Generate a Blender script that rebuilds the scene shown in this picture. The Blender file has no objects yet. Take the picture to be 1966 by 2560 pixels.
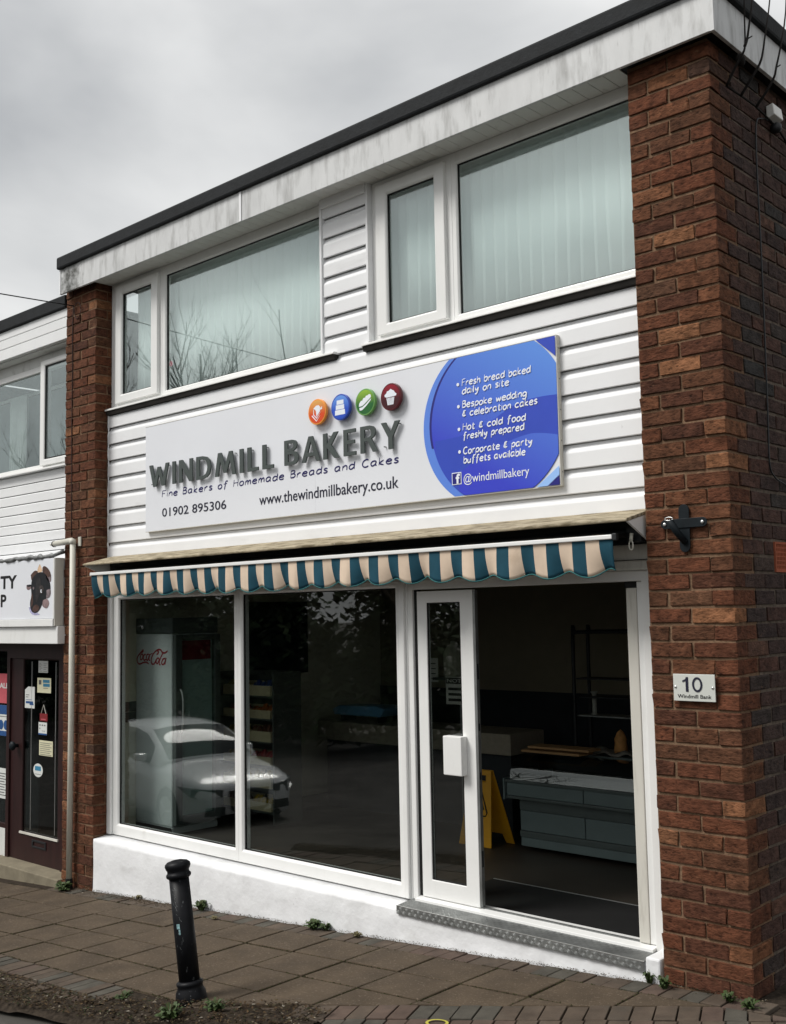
import bpy, bmesh, math, random
from mathutils import Matrix, Vector
random.seed(7)
R = math.radians
scene = bpy.context.scene
C = scene.collection

# ------------------------------------------------------------------ camera
cam = bpy.data.cameras.new('camera')
cam.sensor_fit = 'HORIZONTAL'; cam.sensor_width = 36.0
cam.lens = 2707.44 / 1966.0 * 36.0
cam.clip_start = 0.05; cam.clip_end = 2000
camo = bpy.data.objects.new('camera', cam); C.objects.link(camo)
YAW, PITCH, ROLL = 0.745281, 0.0938027, -0.0197573
fw = Vector((-math.sin(YAW) * math.cos(PITCH), math.cos(YAW) * math.cos(PITCH), math.sin(PITCH)))
rt = Vector((math.cos(YAW), math.sin(YAW), 0)); up = rt.cross(fw)
r2 = rt * math.cos(ROLL) + up * math.sin(ROLL); u2 = -rt * math.sin(ROLL) + up * math.cos(ROLL)
mw = Matrix((r2, u2, -fw)).transposed().to_4x4(); mw.translation = (2.79097, -5.8981, 2.19555)
camo.matrix_world = mw
scene.camera = camo

# ------------------------------------------------------------------ world, sun, exposure
SUN_ELEV, SUN_AZ = 50.0, 214.0      # azimuth: compass angle of the sun, clockwise from +Y
w = bpy.data.worlds.new('World'); scene.world = w; w.use_nodes = True
nt = w.node_tree; nt.nodes.clear()
def wn(t, **k):
    n = nt.nodes.new(t)
    for a, b in k.items(): setattr(n, a, b)
    return n
sky = wn('ShaderNodeTexSky', sky_type='NISHITA', sun_disc=False, sun_elevation=R(SUN_ELEV), sun_rotation=R(SUN_AZ), air_density=1.5, dust_density=4.0)
bg1 = wn('ShaderNodeBackground'); bg1.inputs[1].default_value = 0.06
nt.links.new(sky.outputs[0], bg1.inputs[0])
tc = wn('ShaderNodeTexCoord'); mp = wn('ShaderNodeMapping'); mp.inputs['Scale'].default_value = (1.0, 1.0, 2.2)
nt.links.new(tc.outputs['Generated'], mp.inputs[0])
nz = wn('ShaderNodeTexNoise'); nz.inputs['Scale'].default_value = 1.6; nz.inputs['Detail'].default_value = 6; nz.inputs['Roughness'].default_value = 0.45
nz.inputs['Distortion'].default_value = 0.25
nt.links.new(mp.outputs[0], nz.inputs['Vector'])
cr = wn('ShaderNodeValToRGB'); e = cr.color_ramp.elements
e[0].position = 0.34; e[0].color = (0.165, 0.172, 0.182, 1); e[1].position = 0.60; e[1].color = (0.455, 0.455, 0.45, 1)
nt.links.new(nz.outputs[0], cr.inputs[0])
bg2 = wn('ShaderNodeBackground'); bg2.inputs[1].default_value = 1.0
nt.links.new(cr.outputs[0], bg2.inputs[0])
mx = wn('ShaderNodeMixShader'); mx.inputs[0].default_value = 0.93
nt.links.new(bg1.outputs[0], mx.inputs[1]); nt.links.new(bg2.outputs[0], mx.inputs[2])
wo = wn('ShaderNodeOutputWorld'); nt.links.new(mx.outputs[0], wo.inputs[0])

sl = bpy.data.lights.new('sun', 'SUN'); sl.energy = 1.55; sl.angle = R(24); sl.color = (1.0, 0.97, 0.93)
so = bpy.data.objects.new('sun', sl); C.objects.link(so)
sd = Vector((math.sin(R(SUN_AZ)) * math.cos(R(SUN_ELEV)), math.cos(R(SUN_AZ)) * math.cos(R(SUN_ELEV)), math.sin(R(SUN_ELEV))))
so.rotation_euler = sd.to_track_quat('Z', 'Y').to_euler(); so.location = sd * 30
vs = scene.view_settings
vs.view_transform = 'Standard'; vs.look = 'None'; vs.gamma = 1.0; vs.use_curve_mapping = False
vs.exposure = 1.05

# ------------------------------------------------------------------ helpers
WM = {}
def link(o, parent=None, world=None):
    C.objects.link(o)
    world = world or Matrix()
    if parent:
        o.parent = parent; o.matrix_parent_inverse = WM[parent].inverted()
    o.matrix_basis = world
    WM[o] = world
    return o
def tag(o, label=None, cat=None, group=None, kind=None):
    if label: o['label'] = label
    if cat: o['category'] = cat
    if group: o['group'] = group
    if kind: o['kind'] = kind
    return o
def thing(name, label, cat, loc=(0, 0, 0), group=None):
    o = bpy.data.objects.new(name, None); o.empty_display_size = 0.1
    link(o, None, Matrix.Translation(Vector(loc)))
    return tag(o, label, cat, group)

def lin(r, g, b):
    f = lambda v: (v / 255) / 12.92 if v <= 10.3 else (((v / 255) + 0.055) / 1.055) ** 2.4
    return (f(r), f(g), f(b))

class MB:
    def __init__(s): s.v = []; s.f = []; s.m = []
    def add(s, vs, fs, mi=0):
        o = len(s.v); s.v += [tuple(q) for q in vs]
        for q in fs: s.f.append([o + i for i in q]); s.m.append(mi)
        return s
    def box(s, x0, x1, y0, y1, z0, z1, mi=0):
        return s.add([(x0, y0, z0), (x1, y0, z0), (x1, y1, z0), (x0, y1, z0), (x0, y0, z1), (x1, y0, z1), (x1, y1, z1), (x0, y1, z1)],
                     [(0, 3, 2, 1), (4, 5, 6, 7), (0, 1, 5, 4), (1, 2, 6, 5), (2, 3, 7, 6), (3, 0, 4, 7)], mi)
    def obox(s, M4, hx, hy, hz, mi=0):
        P = [M4 @ Vector((a * hx, b * hy, c * hz)) for c in (-1, 1) for a, b in ((-1, -1), (1, -1), (1, 1), (-1, 1))]
        return s.add(P, [(0, 3, 2, 1), (4, 5, 6, 7), (0, 1, 5, 4), (1, 2, 6, 5), (2, 3, 7, 6), (3, 0, 4, 7)], mi)
    def prism(s, pts, axis, a, b, mi=0):
        n = len(pts)
        def P(u, v, t): return {'x': (t, u, v), 'y': (u, t, v), 'z': (u, v, t)}[axis]
        area = sum(pts[i][0] * pts[(i + 1) % n][1] - pts[(i + 1) % n][0] * pts[i][1] for i in range(n))
        if axis == 'y': area = -area
        if (area < 0) != (b < a): pts = pts[::-1]
        V = [P(u, v, a) for u, v in pts] + [P(u, v, b) for u, v in pts]
        F = [tuple(range(n))[::-1], tuple(range(n, 2 * n))] + [(i, (i + 1) % n, n + (i + 1) % n, n + i) for i in range(n)]
        return s.add(V, F, mi)
    def ring(s, ox0, ox1, oz0, oz1, ix0, ix1, iz0, iz1, y0, y1, ch=0.0, mi=0):
        o = [(ox0, oz0), (ox1, oz0), (ox1, oz1), (ox0, oz1)]; i = [(ix0, iz0), (ix1, iz0), (ix1, iz1), (ix0, iz1)]
        c = [(ix0 - ch, iz0 - ch), (ix1 + ch, iz0 - ch), (ix1 + ch, iz1 + ch), (ix0 - ch, iz1 + ch)]
        V = [(x, y0, z) for x, z in o] + [(x, y0, z) for x, z in c] + [(x, y0 + ch, z) for x, z in i] + [(x, y1, z) for x, z in i] + [(x, y1, z) for x, z in o]
        F = []
        for k in range(4):
            l = (k + 1) % 4
            for a in range(5):
                b = (a + 1) % 5
                if ch == 0 and a == 1: continue
                F.append((a * 4 + k, a * 4 + l, b * 4 + l, b * 4 + k))
        if ch == 0:
            V2 = V[:4] + V[8:]; F = []
            for k in range(4):
                l = (k + 1) % 4
                for a in range(4):
                    b = (a + 1) % 4
                    F.append((a * 4 + k, a * 4 + l, b * 4 + l, b * 4 + k))
            V = V2
        return s.add(V, F, mi)
    def tube(s, path, r, n=8, mi=0, cap=True):
        path = [Vector(q) for q in path]; N = len(path)
        rs = r if isinstance(r, (list, tuple)) else [r] * N
        t0 = (path[1] - path[0]).normalized()
        a = t0.orthogonal().normalized(); V = []; F = []
        for k, q in enumerate(path):
            t = (path[min(k + 1, N - 1)] - path[max(k - 1, 0)])
            t = t.normalized() if t.length > 1e-9 else t0
            a = (a - t * a.dot(t));  a = a.normalized() if a.length > 1e-6 else t.orthogonal().normalized()
            b = t.cross(a)
            for j in range(n):
                an = 2 * math.pi * j / n
                V.append(q + (a * math.cos(an) + b * math.sin(an)) * rs[k])
        for k in range(N - 1):
            for j in range(n):
                F.append((k * n + j, k * n + (j + 1) % n, (k + 1) * n + (j + 1) % n, (k + 1) * n + j))
        if cap: F.append(tuple(range(n))[::-1]); F.append(tuple((N - 1) * n + j for j in range(n)))
        return s.add(V, F, mi)
    def ribbon(s, pts, r, y, t, n=6, mi=0):      # pen stroke in an x-z plane: flattened tube
        N = len(pts); V = []; F = []
        for k, (x, z) in enumerate(pts):
            p0 = pts[max(k - 1, 0)]; p1 = pts[min(k + 1, N - 1)]
            dx, dz = p1[0] - p0[0], p1[1] - p0[1]; L = math.hypot(dx, dz) or 1
            nx, nz_ = -dz / L, dx / L
            rr = r * (0.55 if k in (0, N - 1) else 1)
            for j in range(n):
                an = 2 * math.pi * j / n
                V.append((x + nx * rr * math.cos(an), y + t * math.sin(an), z + nz_ * rr * math.cos(an)))
        for k in range(N - 1):
            for j in range(n): F.append((k * n + j, k * n + (j + 1) % n, (k + 1) * n + (j + 1) % n, (k + 1) * n + j))
        F.append(tuple(range(n))[::-1]); F.append(tuple((N - 1) * n + j for j in range(n)))
        return s.add(V, F, mi)
    def lathe(s, prof, c, n=24, M4=None, mi=0):
        V = []; F = []; m = len(prof)
        for rr, z in prof:
            for j in range(n):
                a = 2 * math.pi * j / n
                q = Vector((rr * math.cos(a), rr * math.sin(a), z))
                q = (M4 @ q) if M4 else q + Vector(c)
                V.append(q)
        for k in range(m - 1):
            for j in range(n): F.append((k * n + j, k * n + (j + 1) % n, (k + 1) * n + (j + 1) % n, (k + 1) * n + j))
        F.append(tuple(range(n))[::-1]); F.append(tuple((m - 1) * n + j for j in range(n)))
        return s.add(V, F, mi)
    def mesh(s, name, smooth=False):
        me = bpy.data.meshes.new(name); me.from_pydata(s.v, [], s.f)
        if any(s.m): me.polygons.foreach_set('material_index', s.m)
        me.update()
        if smooth: me.polygons.foreach_set('use_smooth', [True] * len(me.polygons))
        return me
    def build(s, name, mat, parent=None, smooth=False, bevel=0, seg=2, fix=True, label=None, kind=None):
        me = s.mesh(name, smooth)
        if fix:
            bm = bmesh.new(); bm.from_mesh(me); bmesh.ops.recalc_face_normals(bm, faces=bm.faces); bm.to_mesh(me); bm.free()
        for m in (mat if isinstance(mat, (list, tuple)) else [mat]): me.materials.append(m)
        o = bpy.data.objects.new(name, me); link(o, parent)
        if smooth:
            sm = me.attributes.get('sharp_edge')
        if bevel:
            b = o.modifiers.new('bevel', 'BEVEL'); b.width = bevel; b.segments = seg; b.limit_method = 'ANGLE'; b.angle_limit = R(40)
        if label: o['label'] = label
        if kind: o['kind'] = kind
        return o

def clip(poly, nx, nz, d):           # keep nx*x+nz*z<=d
    out = []
    for i in range(len(poly)):
        a, b = poly[i], poly[(i + 1) % len(poly)]
        da, db = nx * a[0] + nz * a[1] - d, nx * b[0] + nz * b[1] - d
        if da <= 0: out.append(a)
        if (da < 0 < db) or (db < 0 < da):
            t = da / (da - db); out.append((a[0] + t * (b[0] - a[0]), a[1] + t * (b[1] - a[1])))
    return out
def circle(cx, cz, r, n=48): return [(cx + r * math.cos(2 * math.pi * i / n), cz + r * math.sin(2 * math.pi * i / n)) for i in range(n)]
def smoothline(pts, k=3):
    if len(pts) < 3: return pts
    out = []
    for i in range(len(pts) - 1):
        p0 = pts[max(i - 1, 0)]; p1 = pts[i]; p2 = pts[i + 1]; p3 = pts[min(i + 2, len(pts) - 1)]
        for j in range(k):
            t = j / k
            out.append(tuple(0.5 * (2 * p1[c] + (p2[c] - p0[c]) * t + (2 * p0[c] - 5 * p1[c] + 4 * p2[c] - p3[c]) * t * t + (3 * p1[c] - p0[c] - 3 * p2[c] + p3[c]) * t ** 3) for c in range(len(p1))))
    return out + [pts[-1]]
def gz(x, y=0):                      # the street falls towards the left
    x = max(-22, min(14, x))
    return 0.03 + 0.066 * x

# ------------------------------------------------------------------ materials
MATS = {}
def mat(name, col, rough=0.6, spec=0.4, metal=0.0, var=0.12, nscale=6.0, stretch=(1, 1, 1), grime=None, bump=0.0, bscale=60.0, bstretch=(1, 1, 1), coat=0.0):
    """grime = (colour, scale, stretch, low, high, amount)"""
    m = bpy.data.materials.new(name); m.use_nodes = True; t = m.node_tree; N = t.nodes; L = t.links
    b = N['Principled BSDF']; b.inputs['Roughness'].default_value = rough; b.inputs['Metallic'].default_value = metal
    b.inputs['Specular IOR Level'].default_value = spec; b.inputs['Coat Weight'].default_value = coat
    tc = N.new('ShaderNodeTexCoord')
    def noise(scale, st, det=5):
        mp = N.new('ShaderNodeMapping'); mp.inputs['Scale'].default_value = st; L.new(tc.outputs['Object'], mp.inputs[0])
        n = N.new('ShaderNodeTexNoise'); n.inputs['Scale'].default_value = scale; n.inputs['Detail'].default_value = det; n.inputs['Roughness'].default_value = 0.6
        L.new(mp.outputs[0], n.inputs['Vector']); return n.outputs[0]
    r = N.new('ShaderNodeValToRGB'); e = r.color_ramp.elements
    e[0].position = 0.3; e[1].position = 0.7
    e[0].color = tuple(c * (1 - var) for c in col) + (1,); e[1].color = tuple(min(1, c * (1 + var)) for c in col) + (1,)
    L.new(noise(nscale, stretch), r.inputs[0]); out = r.outputs[0]
    if grime:
        gs = grime if isinstance(grime, list) else [grime]
        for gc, sc, st, lo, hi, am in gs:
            g = N.new('ShaderNodeMapRange'); g.inputs[1].default_value = lo; g.inputs[2].default_value = hi; g.inputs[3].default_value = 0; g.inputs[4].default_value = am
            L.new(noise(sc, st, 8), g.inputs[0])
            x = N.new('ShaderNodeMix'); x.data_type = 'RGBA'; L.new(g.outputs[0], x.inputs[0]); L.new(out, x.inputs[6]); x.inputs[7].default_value = tuple(gc) + (1,)
            out = x.outputs[2]
    L.new(out, b.inputs['Base Color'])
    if bump:
        bp = N.new('ShaderNodeBump'); bp.inputs['Strength'].default_value = bump; bp.inputs['Distance'].default_value = 0.01
        L.new(noise(bscale, bstretch, 6), bp.inputs['Height']); L.new(bp.outputs[0], b.inputs['Normal'])
    MATS[name] = m
    return m
def glass_mat(name, tint=(0.9, 0.95, 0.93), ior=1.5, refl=(1, 1, 1), k=1.0):
    m = bpy.data.materials.new(name); m.use_nodes = True; t = m.node_tree; N = t.nodes; L = t.links; N.clear()
    tr = N.new('ShaderNodeBsdfTransparent'); tr.inputs[0].default_value = tuple(tint) + (1,)
    gl = N.new('ShaderNodeBsdfGlossy'); gl.inputs['Roughness'].default_value = 0.008; gl.inputs[0].default_value = tuple(refl) + (1,)
    # Schlick reflectance of a thin pane, the same from both sides
    ge = N.new('ShaderNodeNewGeometry'); dt = N.new('ShaderNodeVectorMath'); dt.operation = 'DOT_PRODUCT'; L.new(ge.outputs['Incoming'], dt.inputs[0]); L.new(ge.outputs['Normal'], dt.inputs[1])
    ab = N.new('ShaderNodeMath'); ab.operation = 'ABSOLUTE'; L.new(dt.outputs['Value'], ab.inputs[0])
    om = N.new('ShaderNodeMath'); om.operation = 'SUBTRACT'; om.inputs[0].default_value = 1.0; L.new(ab.outputs[0], om.inputs[1])
    pw = N.new('ShaderNodeMath'); pw.operation = 'POWER'; pw.inputs[1].default_value = 5.0; L.new(om.outputs[0], pw.inputs[0])
    f0 = ((ior - 1) / (ior + 1)) ** 2 * k
    mu = N.new('ShaderNodeMath'); mu.operation = 'MULTIPLY_ADD'; mu.inputs[1].default_value = 1 - f0; mu.inputs[2].default_value = f0; mu.use_clamp = True; L.new(pw.outputs[0], mu.inputs[0])
    mx = N.new('ShaderNodeMixShader'); L.new(mu.outputs[0], mx.inputs[0]); L.new(tr.outputs[0], mx.inputs[1]); L.new(gl.outputs[0], mx.inputs[2])
    o = N.new('ShaderNodeOutputMaterial'); L.new(mx.outputs[0], o.inputs[0])
    # faint waviness of float glass
    tc = N.new('ShaderNodeTexCoord'); nn = N.new('ShaderNodeTexNoise'); nn.inputs['Scale'].default_value = 1.6; L.new(tc.outputs['Object'], nn.inputs['Vector'])
    bp = N.new('ShaderNodeBump'); bp.inputs['Strength'].default_value = 0.02; bp.inputs['Distance'].default_value = 0.02; L.new(nn.outputs[0], bp.inputs['Height']); L.new(bp.outputs[0], gl.inputs['Normal'])
    return m
def brick_mat(name, stops, gain=1.0):
    m = bpy.data.materials.new(name); m.use_nodes = True; t = m.node_tree; N = t.nodes; L = t.links
    b = N['Principled BSDF']; b.inputs['Roughness'].default_value = 0.9; b.inputs['Specular IOR Level'].default_value = 0.15
    oi = N.new('ShaderNodeObjectInfo'); ge = N.new('ShaderNodeNewGeometry')
    ad = N.new('ShaderNodeMath'); ad.operation = 'ADD'; L.new(oi.outputs['Random'], ad.inputs[0]); L.new(ge.outputs['Random Per Island'], ad.inputs[1])
    fr = N.new('ShaderNodeMath'); fr.operation = 'FRACT'; L.new(ad.outputs[0], fr.inputs[0])
    cr = N.new('ShaderNodeValToRGB'); cr.color_ramp.interpolation = 'LINEAR'
    el = cr.color_ramp.elements
    while len(el) < len(stops): el.new(0.5)
    for k, (p_, c_) in enumerate(stops): el[k].position = p_; el[k].color = tuple(q * gain for q in c_) + (1,)
    L.new(fr.outputs[0], cr.inputs[0])
    tc = N.new('ShaderNodeTexCoord'); off = N.new('ShaderNodeVectorMath'); off.operation = 'SCALE'
    cmb = N.new('ShaderNodeCombineXYZ'); 
    for i in range(3): L.new(fr.outputs[0], cmb.inputs[i])
    L.new(cmb.outputs[0], off.inputs[0]); off.inputs['Scale'].default_value = 37.0
    va = N.new('ShaderNodeVectorMath'); va.operation = 'ADD'; L.new(tc.outputs['Object'], va.inputs[0]); L.new(off.outputs[0], va.inputs[1])
    def noise(sc, st, det=5, ro=0.6):
        mp = N.new('ShaderNodeMapping'); mp.inputs['Scale'].default_value = st; L.new(va.outputs[0], mp.inputs[0])
        n = N.new('ShaderNodeTexNoise'); n.inputs['Scale'].default_value = sc; n.inputs['Detail'].default_value = det; n.inputs['Roughness'].default_value = ro
        L.new(mp.outputs[0], n.inputs['Vector']); return n.outputs[0]
    # blotches inside one brick
    mr = N.new('ShaderNodeMapRange'); mr.inputs[1].default_value = 0.3; mr.inputs[2].default_value = 0.72; mr.inputs[3].default_value = 0.55; mr.inputs[4].default_value = 1.5
    L.new(noise(16, (1, 1, 1.3)), mr.inputs[0])
    hv = N.new('ShaderNodeVectorMath'); hv.operation = 'SCALE'; L.new(cr.outputs[0], hv.inputs[0]); L.new(mr.outputs[0], hv.inputs['Scale'])
    # mortar smears and pale specks
    ms = N.new('ShaderNodeMapRange'); ms.inputs[1].default_value = 0.60; ms.inputs[2].default_value = 0.76; ms.inputs[4].default_value = 0.6
    L.new(noise(28, (0.7, 0.7, 1.5), 8, 0.7), ms.inputs[0])
    mx = N.new('ShaderNodeMix'); mx.data_type = 'RGBA'; L.new(ms.outputs[0], mx.inputs[0]); L.new(hv.outputs[0], mx.inputs[6]); mx.inputs[7].default_value = (0.24, 0.135, 0.075, 1)
    # dark dragged creases
    hgt = noise(38, (0.8, 0.8, 1.7), 6, 0.6)
    dk = N.new('ShaderNodeMapRange'); dk.inputs[1].default_value = 0.30; dk.inputs[2].default_value = 0.47; dk.inputs[3].default_value = 0.30; dk.inputs[4].default_value = 1.0
    L.new(hgt, dk.inputs[0])
    h2 = N.new('ShaderNodeVectorMath'); h2.operation = 'SCALE'; L.new(mx.outputs[2], h2.inputs[0]); L.new(dk.outputs[0], h2.inputs['Scale'])
    L.new(h2.outputs[0], b.inputs['Base Color'])
    bp = N.new('ShaderNodeBump'); bp.inputs['Strength'].default_value = 0.9; bp.inputs['Distance'].default_value = 0.012
    L.new(hgt, bp.inputs['Height']); L.new(bp.outputs[0], b.inputs['Normal'])
    return m

m_brick = brick_mat('red_rustic_brick', gain=0.74, stops=[(0.0, (0.095, 0.040, 0.025)), (0.2, (0.135, 0.052, 0.029)), (0.45, (0.155, 0.057, 0.030)), (0.7, (0.120, 0.055, 0.031)), (0.92, (0.175, 0.072, 0.037)), (0.975, (0.29, 0.132, 0.065)), (1.0, (0.075, 0.044, 0.033))])
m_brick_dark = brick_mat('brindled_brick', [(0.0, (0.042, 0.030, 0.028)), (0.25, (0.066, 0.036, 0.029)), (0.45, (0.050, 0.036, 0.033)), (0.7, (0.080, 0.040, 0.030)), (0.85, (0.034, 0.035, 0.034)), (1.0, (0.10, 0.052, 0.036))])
m_mortar = mat('mortar', (0.185, 0.118, 0.074), 0.95, 0.1, var=0.3, nscale=30, bump=0.6, bscale=90)
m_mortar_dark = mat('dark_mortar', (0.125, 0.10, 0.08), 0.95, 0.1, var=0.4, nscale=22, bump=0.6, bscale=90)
GR = (0.30, 0.29, 0.27)
m_clad = mat('white_upvc_cladding', (0.80, 0.81, 0.82), 0.38, 0.45, var=0.025, nscale=3, grime=[(GR, 2.6, (0.5, 1, 2.2), 0.60, 0.82, 0.28), ((0.22, 0.21, 0.19), 30, (1, 1, 0.5), 0.70, 0.80, 0.35)])
m_clad2 = mat('neighbour_cladding', (0.76, 0.77, 0.77), 0.45, 0.4, var=0.03, nscale=3, grime=(GR, 3.0, (0.5, 1, 3), 0.58, 0.85, 0.25))
m_upvc = mat('white_upvc_frame', (0.78, 0.785, 0.77), 0.35, 0.5, var=0.03, nscale=4, grime=[((0.36, 0.34, 0.29), 5, (1, 1, 0.35), 0.6, 0.85, 0.35), ((0.10, 0.09, 0.07), 60, (1, 1, 1), 0.74, 0.80, 0.6)])
m_upvc_old = mat('aged_upvc', (0.60, 0.585, 0.53), 0.5, 0.35, var=0.06, nscale=5, stretch=(1, 1, 0.2), grime=((0.28, 0.26, 0.21), 9, (2, 2, 0.3), 0.55, 0.8, 0.6))
m_fascia = mat('streaked_fascia', (0.60, 0.61, 0.61), 0.5, 0.35, var=0.08, nscale=4, stretch=(1.5, 1.5, 0.6),
               grime=[((0.26, 0.26, 0.25), 5.0, (2.4, 2.4, 0.55), 0.48, 0.74, 0.72), ((0.16, 0.16, 0.15), 17, (2.4, 2.4, 0.35), 0.62, 0.80, 0.75), ((0.72, 0.73, 0.73), 9, (1, 1, 0.7), 0.66, 0.74, 0.7)])
def lichen(m, x0, wd):                 # black lichen patch near the end of the fascia
    t = m.node_tree; N = t.nodes; L = t.links; b = N['Principled BSDF']; src = b.inputs['Base Color'].links[0].from_socket
    tc = N.new('ShaderNodeTexCoord'); sp = N.new('ShaderNodeSeparateXYZ'); L.new(tc.outputs['Object'], sp.inputs[0])
    d = N.new('ShaderNodeMath'); d.operation = 'SUBTRACT'; d.inputs[1].default_value = x0; L.new(sp.outputs[0], d.inputs[0])
    a = N.new('ShaderNodeMath'); a.operation = 'ABSOLUTE'; L.new(d.outputs[0], a.inputs[0])
    mr = N.new('ShaderNodeMapRange'); mr.inputs[1].default_value = 0.0; mr.inputs[2].default_value = wd; mr.inputs[3].default_value = 0.33; mr.inputs[4].default_value = -0.15; L.new(a.outputs[0], mr.inputs[0])
    n = N.new('ShaderNodeTexNoise'); n.inputs['Scale'].default_value = 11; n.inputs['Detail'].default_value = 9; n.inputs['Roughness'].default_value = 0.7; L.new(tc.outputs['Object'], n.inputs['Vector'])
    s = N.new('ShaderNodeMath'); s.operation = 'ADD'; L.new(mr.outputs[0], s.inputs[0]); L.new(n.outputs[0], s.inputs[1])
    m2 = N.new('ShaderNodeMapRange'); m2.inputs[1].default_value = 0.55; m2.inputs[2].default_value = 0.85; m2.inputs[4].default_value = 0.95; L.new(s.outputs[0], m2.inputs[0])
    x = N.new('ShaderNodeMix'); x.data_type = 'RGBA'; L.new(m2.outputs[0], x.inputs[0]); L.new(src, x.inputs[6]); x.inputs[7].default_value = (0.055, 0.056, 0.048, 1); L.new(x.outputs[2], b.inputs['Base Color'])
lichen(m_fascia, -7.06, 0.42)
m_felt = mat('black_roof_felt', (0.010, 0.012, 0.014), 0.75, 0.25, var=0.3, nscale=10, bump=0.3, bscale=40)
m_soffit = mat('soffit_board', (0.62, 0.63, 0.61), 0.5, 0.3, var=0.05, grime=((0.2, 0.19, 0.17), 8, (1, 1, 1), 0.6, 0.8, 0.5))
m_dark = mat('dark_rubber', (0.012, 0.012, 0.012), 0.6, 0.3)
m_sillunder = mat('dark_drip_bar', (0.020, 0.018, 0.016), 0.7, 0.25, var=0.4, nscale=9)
m_glass = glass_mat('shop_glass', (0.80, 0.83, 0.82), 1.52, k=2.0)
m_glass_up = glass_mat('upper_glass', (0.955, 0.985, 0.98), 1.52, (0.92, 1.0, 0.985), k=4.8)
m_glass_in = glass_mat('cabinet_glass', (0.85, 0.92, 0.9), 1.45)
m_blind = mat('pale_blind_fabric', (0.84, 0.90, 0.89), 0.8, 0.2, var=0.03, nscale=2)
m_render = mat('white_painted_render', (0.74, 0.75, 0.76), 0.75, 0.25, var=0.06, nscale=2.5, grime=[((0.42, 0.42, 0.40), 3.0, (1, 1, 2), 0.52, 0.8, 0.45), ((0.16, 0.15, 0.12), 40, (1, 1, 1), 0.70, 0.76, 0.6)], bump=0.5, bscale=14)
m_slab = mat('aggregate_paving', (0.076, 0.056, 0.037), 0.85, 0.25, var=0.28, nscale=3.0, grime=[((0.26, 0.205, 0.15), 60, (1, 1, 1), 0.59, 0.66, 0.8), ((0.05, 0.038, 0.03), 60, (1, 1, 1), 0.60, 0.70, 0.6), ((0.045, 0.034, 0.025), 1.6, (1, 1, 1), 0.5, 0.75, 0.5)], bump=0.5, bscale=120)
m_block = mat('paving_block', (0.082, 0.062, 0.046), 0.85, 0.25, var=0.3, nscale=7, grime=((0.06, 0.06, 0.05), 5, (1, 1, 1), 0.5, 0.75, 0.45), bump=0.5, bscale=110)
m_block2 = mat('pink_paving_block', (0.092, 0.064, 0.050), 0.85, 0.25, var=0.3, nscale=7, grime=((0.07, 0.06, 0.05), 5, (1, 1, 1), 0.5, 0.75, 0.5), bump=0.5, bscale=110)
m_block3 = mat('grey_paving_block', (0.070, 0.064, 0.052), 0.85, 0.25, var=0.3, nscale=7, bump=0.5, bscale=110)
m_soil = mat('joint_soil', (0.036, 0.028, 0.021), 0.98, 0.1, var=0.5, nscale=30, bump=0.8, bscale=60)
m_asph = mat('asphalt', (0.060, 0.056, 0.050), 0.92, 0.2, var=0.35, nscale=1.4, bump=0.5, bscale=150)
m_bollard = mat('black_bollard_paint', (0.006, 0.0065, 0.008), 0.46, 0.16, var=0.3, nscale=12, grime=((0.30, 0.32, 0.33), 16, (3.2, 3.2, 0.9), 0.655, 0.68, 0.5), bump=0.1, bscale=40)
m_alu = mat('chequer_aluminium', (0.26, 0.27, 0.265), 0.48, 0.5, 0.75, var=0.25, nscale=7)
m_alu_b = mat('bright_aluminium', (0.62, 0.63, 0.62), 0.35, 0.5, 0.8, var=0.1, nscale=8)
m_green = mat('awning_teal_stripe', (0.014, 0.066, 0.098), 0.8, 0.2, var=0.18, nscale=5)
m_cream = mat('awning_cream_stripe', (0.66, 0.53, 0.41), 0.8, 0.2, var=0.10, nscale=4, grime=((0.36, 0.25, 0.15), 6, (1, 1, 1), 0.58, 0.8, 0.4))
m_piping = mat('teal_hem', (0.035, 0.15, 0.155), 0.7, 0.2)
m_hood = mat('lichened_hood', (0.40, 0.345, 0.245), 0.85, 0.2, var=0.2, nscale=9, stretch=(0.4, 3, 1), grime=[((0.11, 0.088, 0.05), 9, (0.7, 4, 1.5), 0.45, 0.62, 0.85), ((0.62, 0.58, 0.48), 26, (0.5, 4, 1), 0.62, 0.70, 0.6)], bump=0.7, bscale=30, bstretch=(0.5, 2, 1))
m_black = mat('black_metal', (0.010, 0.012, 0.014), 0.5, 0.4)
m_pipe = mat('cream_pipe', (0.56, 0.55, 0.48), 0.45, 0.4, var=0.06, nscale=6, grime=((0.3, 0.28, 0.22), 8, (1, 1, 0.4), 0.6, 0.8, 0.4))
m_signw = mat('sign_white', (0.74, 0.76, 0.80), 0.3, 0.4, var=0.02, nscale=1.5)
m_letter = mat('grey_green_letters', (0.060, 0.074, 0.070), 0.45, 0.4, var=0.06)
m_navy = mat('navy_print', (0.014, 0.012, 0.10), 0.5, 0.3, var=0.02)
m_ink = mat('dark_print', (0.016, 0.017, 0.035), 0.5, 0.3, var=0.02)
m_blk = mat('black_print', (0.008, 0.008, 0.009), 0.5, 0.3, var=0.02)
m_wprint = mat('white_print', (0.80, 0.84, 0.90), 0.5, 0.3, var=0.01)
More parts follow.
